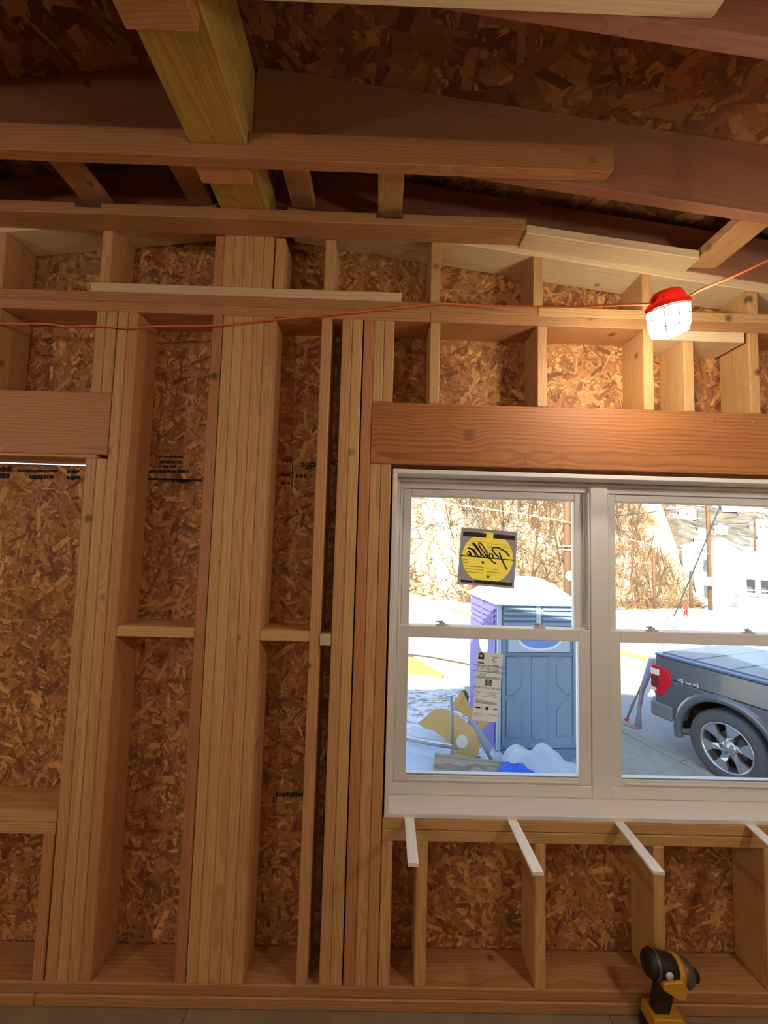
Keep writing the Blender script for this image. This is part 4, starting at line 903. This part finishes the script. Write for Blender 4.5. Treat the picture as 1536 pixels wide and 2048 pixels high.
bx('tailgate', .0, .06, -.79, .79, .62, 1.27, 'paint', TR, 'y', .012); bx('bed_floor', .06, 1.72, -.79, .79, .55, .70, 'cavity', TR, 'x', .01)
bx('bed_cover', .01, 1.72, -.795, .795, 1.272, 1.312, 'cover', TR, 'x', .015)
for k in range(3): bx('cover_seam', .42+k*.43, .435+k*.43, -.79, .79, 1.3125, 1.316, 'trimg', TR, 'y', .001)
extr('cab', [(1.74, 1.0), (1.76, 1.36), (1.98, 1.90), (2.5, 1.96), (3.3, 1.92), (3.98, 1.42), (5.35, 1.30), (5.58, 1.12), (5.6, .99)], -.80, .80, 'paint', TR, bev=.03)
extr('cab_body', [(1.745, .60), (1.745, 1.34), (3.95, 1.34), (5.2, 1.22), (5.55, 1.05), (5.55, .60)], -.93, .93, 'paint', TR, bev=.03)
for s_ in (-1, 1):
    for a, b_ in ((1.95, 2.72), (2.80, 3.55)): extr('side_window', [(a, 1.38), (b_, 1.38), (b_-(.0 if b_ < 3 else .35), 1.84), (a+.12, 1.84)], min(s_*.806, s_*.800), max(s_*.806, s_*.800), 'tglass', TR, bev=0)
# bumper, exhaust, lamps
extr('bumper', [(-.13, -.80), (-.02, -.985), (.26, -.985), (.26, -.93), (.02, -.90), (.02, .90), (.26, .93), (.26, .985), (-.02, .985), (-.13, .80)], .47, .66, 'trimg', TR, plane='xy', bev=.02)
bx('bumper_step', -.125, .02, -.45, .45, .661, .675, 'rub', TR, 'y', .004)
tube('exhaust_tip', [(.62, -.72, .40), (.40, -.80, .385), (.30, -.93, .375)], .045, 'trimg', TR, 12)
extr('tail_light', [(-.02, 1.15), (.20, 1.12), (.25, 1.02), (.25, .95), (.12, .76), (.03, .76), (-.02, .84)], -.968, -.87, 'tl_red', TR, bev=.01)
extr('tail_light', [(-.02, 1.15), (.20, 1.12), (.25, 1.02), (.25, .95), (.12, .76), (.03, .76), (-.02, .84)], .87, .968, 'tl_red', TR, bev=.01)
bx('reverse_lamp', -.026, .095, -.973, -.88, 1.02, 1.10, 'tl_wht', TR, 'x', .004); bx('reverse_lamp', -.026, .05, -.972, -.88, .80, .845, 'tl_wht', TR, 'x', .004); bx('lamp_core', -.024, .085, -.9725, -.88, .86, 1.005, plain('tail_dark', (128, 30, 40), .3), TR, 'x', .004)
t = text('decal', '4x4', .15, Matrix.Identity(4), plain('decal_silver', (214, 206, 196), .4), TR); t.matrix_basis = Matrix.Translation((.46, -.9565, 1.035)) @ Matrix.Rotation(R(90), 4, 'X') @ Matrix.Diagonal((1.25, .6, 1, 1))
def wheel(cx, s_):
    W = emp('wheel', (0, 0, 0)); W.parent = TR; W.location = (cx, s_*.945, HZ); W.rotation_euler = (R(90), 0, 0) if s_ < 0 else (R(-90), 0, 0)   # local z = outward
    lathe('tyre', [(.268, -.20), (.31, -.235), (.38, -.235), (.408, -.215), (.415, -.18), (.415, -.05), (.408, -.015), (.385, .004), (.315, .008), (.283, .0), (.272, -.012), (.268, -.20)], 'rub', W, 44)
    for k in range(4): lathe('tread_rib', [(.4145, -.052-k*.042), (.419, -.054-k*.042), (.419, -.074-k*.042), (.4145, -.076-k*.042)], 'rub', W, 44)
    lathe('rim_lip', [(.283, -.015), (.281, .004), (.270, .004), (.258, -.012), (.25, -.06), (.25, -.16), (.24, -.16)], 'rim', W, 40)
    lathe('brake_disc', [(0, -.12), (.17, -.12), (.17, -.14), (0, -.14)], 'trimg', W, 24)
    lathe('back_shade', [(0, -.15), (.25, -.15)], 'cavity', W, 24)
    for k in range(6):
        a = k*math.pi/3+.25; bm = bmesh.new()
        pr = [(.035, -.055), (.10, -.036), (.16, -.034), (.262, -.085), (.262, .085), (.16, .034), (.10, .036), (.035, .055)]
        f_ = [bm.verts.new((x*math.cos(a)-y*math.sin(a), x*math.sin(a)+y*math.cos(a), -.012-.02*(1-x/.26)*0+(-.022 if x < .12 else 0))) for x, y in pr]
        b__ = [bm.verts.new((v.co.x, v.co.y, -.06)) for v in f_]
        bm.faces.new(f_); bm.faces.new(b__[::-1])
        for i in range(8): bm.faces.new((f_[i], b__[i], b__[(i+1) % 8], f_[(i+1) % 8]))
        # forked slot in the spoke
        from_bm('spoke', bm, 'rim', W)
        lathe('lug_nut', [(.013, 0), (.012, .014), (0, .018)], 'alum', W, 6).matrix_basis = Matrix.Translation((.068*math.cos(a+.5), .068*math.sin(a+.5), -.03))
    lathe('hub', [(0, -.012), (.036, -.014), (.044, -.022), (.09, -.030), (.09, -.06)], 'rim', W, 20)
for cx in (HUB, FW):
    for s_ in (-1, 1): wheel(cx, s_)

# --- rubbish heap in front of the cabin
MAT.update(card=plain('cardboard', (206, 172, 112), .85, var=.08), gwood=wood('weathered_board', (176, 166, 146), (110, 104, 96), ring=70, contrast=.9), film=thin('plastic_film', (226, 234, 242), trans=.35), tarp=plain('blue_tarp', (52, 104, 226), .45), bar=plain('grey_bar', (150, 152, 156), .5, .3), board_s=plain('snowy_board', (206, 220, 234), .7, var=.08))
def panel(name, pix, d0, slope, th, mat, label, cat, group=None):
    """thin stiff sheet: outline unprojected on a plane leaning away with height"""
    y0 = max(p[1] for p in pix); P = [at(a, b, d0+slope*(y0-b)/160) for a, b in pix]
    c = sum(P, Vector())/len(P); nrm = Vector()
    for i in range(len(P)): nrm += (P[i]-c).cross(P[(i+1) % len(P)]-c)
    nrm.normalize()
    if nrm.dot(CAM-c) < 0: nrm = -nrm
    bm = bmesh.new(); f = [bm.verts.new(p-c) for p in P]; b = [bm.verts.new(p-c-nrm*th) for p in P]; n = len(P)
    bm.faces.new(f); bm.faces.new(b[::-1])
    for i in range(n): bm.faces.new((f[i], b[i], b[(i+1) % n], f[(i+1) % n]))
    bmesh.ops.triangulate(bm, faces=[q for q in bm.faces if len(q.verts) > 4])
    o = from_bm(name, bm, mat); o.location = c; return tag(o, label, cat, group)
panel('cardboard_sheet', [(835, 1446), (846, 1438), (868, 1420), (884, 1416), (896, 1420), (930, 1440), (948, 1458), (962, 1483), (958, 1505), (950, 1528), (935, 1526), (918, 1505), (890, 1478), (868, 1462), (848, 1456)], 4.62, .35, .012, 'card', 'large torn cardboard sheet with a round white label in the rubbish heap', 'cardboard')
panel('round_label', [(924+11.5*math.cos(k*.524), 1483+14*math.sin(k*.524)) for k in range(12)], 4.63, .06, .003, 'wht', 'round white label stuck on the torn cardboard', 'label')
panel('cardboard_sheet', [(904, 1408), (914, 1396), (921, 1382), (927, 1384), (926, 1398), (918, 1406), (940, 1414), (975, 1436), (979, 1444), (964, 1460), (955, 1458), (958, 1446), (935, 1434), (912, 1420)], 4.95, .12, .012, 'card', 'folded cardboard flap standing upright in the rubbish heap', 'cardboard')
panel('rubber_sheet', [(921, 1384), (932, 1381), (938, 1392), (937, 1404), (930, 1414), (922, 1402)], 5.05, .05, .03, 'rub', 'dark round rubber piece behind the cardboard flap', 'rubber')
for lb, pts, r_ in (('pale metal bar standing upright in front of the cardboard', ((902, 1392, 4.66), (904, 1440, 4.60), (904, 1488, 4.52)), .018), ('grey metal bar leaning from the cardboard flap to the ground', ((936, 1442, 4.86), (962, 1482, 4.72), (984, 1522, 4.60)), .020), ('long pale bar lying on the snowy boards', ((812, 1478, 4.75), (870, 1490, 4.66), (915, 1497, 4.55)), .018)):
    tag(tube('metal_bar', [at(*p) for p in pts], r_, 'bar', None, 6), lb, 'metal bar', 'metal bars in the rubbish heap')
def plank(pa, pb, w_, th, mat, label, name='scrap_board', roll=.3):
    a, b = at(*pa), at(*pb); dr_ = (b-a).normalized(); up = (Vector((0, 0, 1))*math.cos(roll)+Vector((0, -1, 0))*math.sin(roll)); sd = dr_.cross(up).normalized(); up = sd.cross(dr_)
    P = [p+sd*s1*w_/2+up*s2*th/2 for p in (a, b) for s1 in (-1, 1) for s2 in (-1, 1)]
    o = solid(name, P, BOXF, mat, None, Matrix((dr_, sd, up)).transposed(), .004); return tag(o, label, 'board', 'scrap boards in the rubbish heap')
plank((868, 1533, 4.42), (1012, 1552, 4.32), .26, .06, 'gwood', 'weathered grey board with bold growth rings', roll=1.1)
plank((905, 1518, 4.72), (955, 1480, 4.75), .06, .04, 'gwood', 'short grey stick propped behind the weathered board', roll=.6)
plank((820, 1462, 5.0), (905, 1476, 4.85), .16, .03, 'board_s', 'upper snow-dusted board on the yard')
plank((805, 1490, 4.75), (900, 1512, 4.62), .18, .03, 'board_s', 'lower snow-dusted board under the pale bar')
plank((805, 1520, 4.55), (905, 1545, 4.45), .22, .03, 'board_s', 'wide snow-dusted board beside the weathered board')
plank((880, 1497, 4.75), (935, 1522, 4.60), .09, .03, 'card', 'narrow tan board beneath the torn cardboard')
def heap(name, pxc, pyb, d, wx, wy, h, mat, label, sd, cat, fold=5):
    c = at(pxc, pyb, d); 
    def f(u, v):
        x, y = (u-.5)*2, (v-.5)*2; rr_ = min(1, (abs(x)**2.4+abs(y)**2.4)**(1/2.4)); k = 1-rr_**2.2
        n = .22+noise.noise((x*1.3+sd, y*1.3, sd))*.25+.10*math.sin(x*fold*1.6+2*noise.noise((x*2, y*2, sd))+y*2)
        return (x*wx*(1+.1*noise.noise((y*3, sd, 1))), y*wy, max(-.02, h*k*(1-.42*x)*(.45+n)+.02*noise.noise((x*fold, y*fold, sd))*k))
    o = grid(name, 60, 44, f, mat, None, True); o.location = (c.x, c.y, c.z); return tag(o, label, cat)
gb = onZ(1075, 1552, GZ)
heap('plastic_sheet', 1082, 1552, 4.60, .50, .30, .46, 'film', 'crumpled white plastic sheet heaped against the blue cabin', 3.1, 'plastic sheet')
heap('blue_tarp', 1036, 1556, 4.28, .26, .12, .19, 'tarp', 'crumpled bright blue tarp in front of the white plastic', 7.7, 'tarp', 7)
heap('plastic_sheet', 1000, 1538, 4.75, .16, .16, .26, 'film', 'small clear plastic wad beside the leaning metal bar', 5.2, 'plastic sheet')
tag(panel('tarp_scrap', [(940, 1518), (960, 1513), (967, 1524), (948, 1528)], 4.5, .1, .01, 'tarp', 'small scrap of blue tarp under the cardboard', 'tarp'))
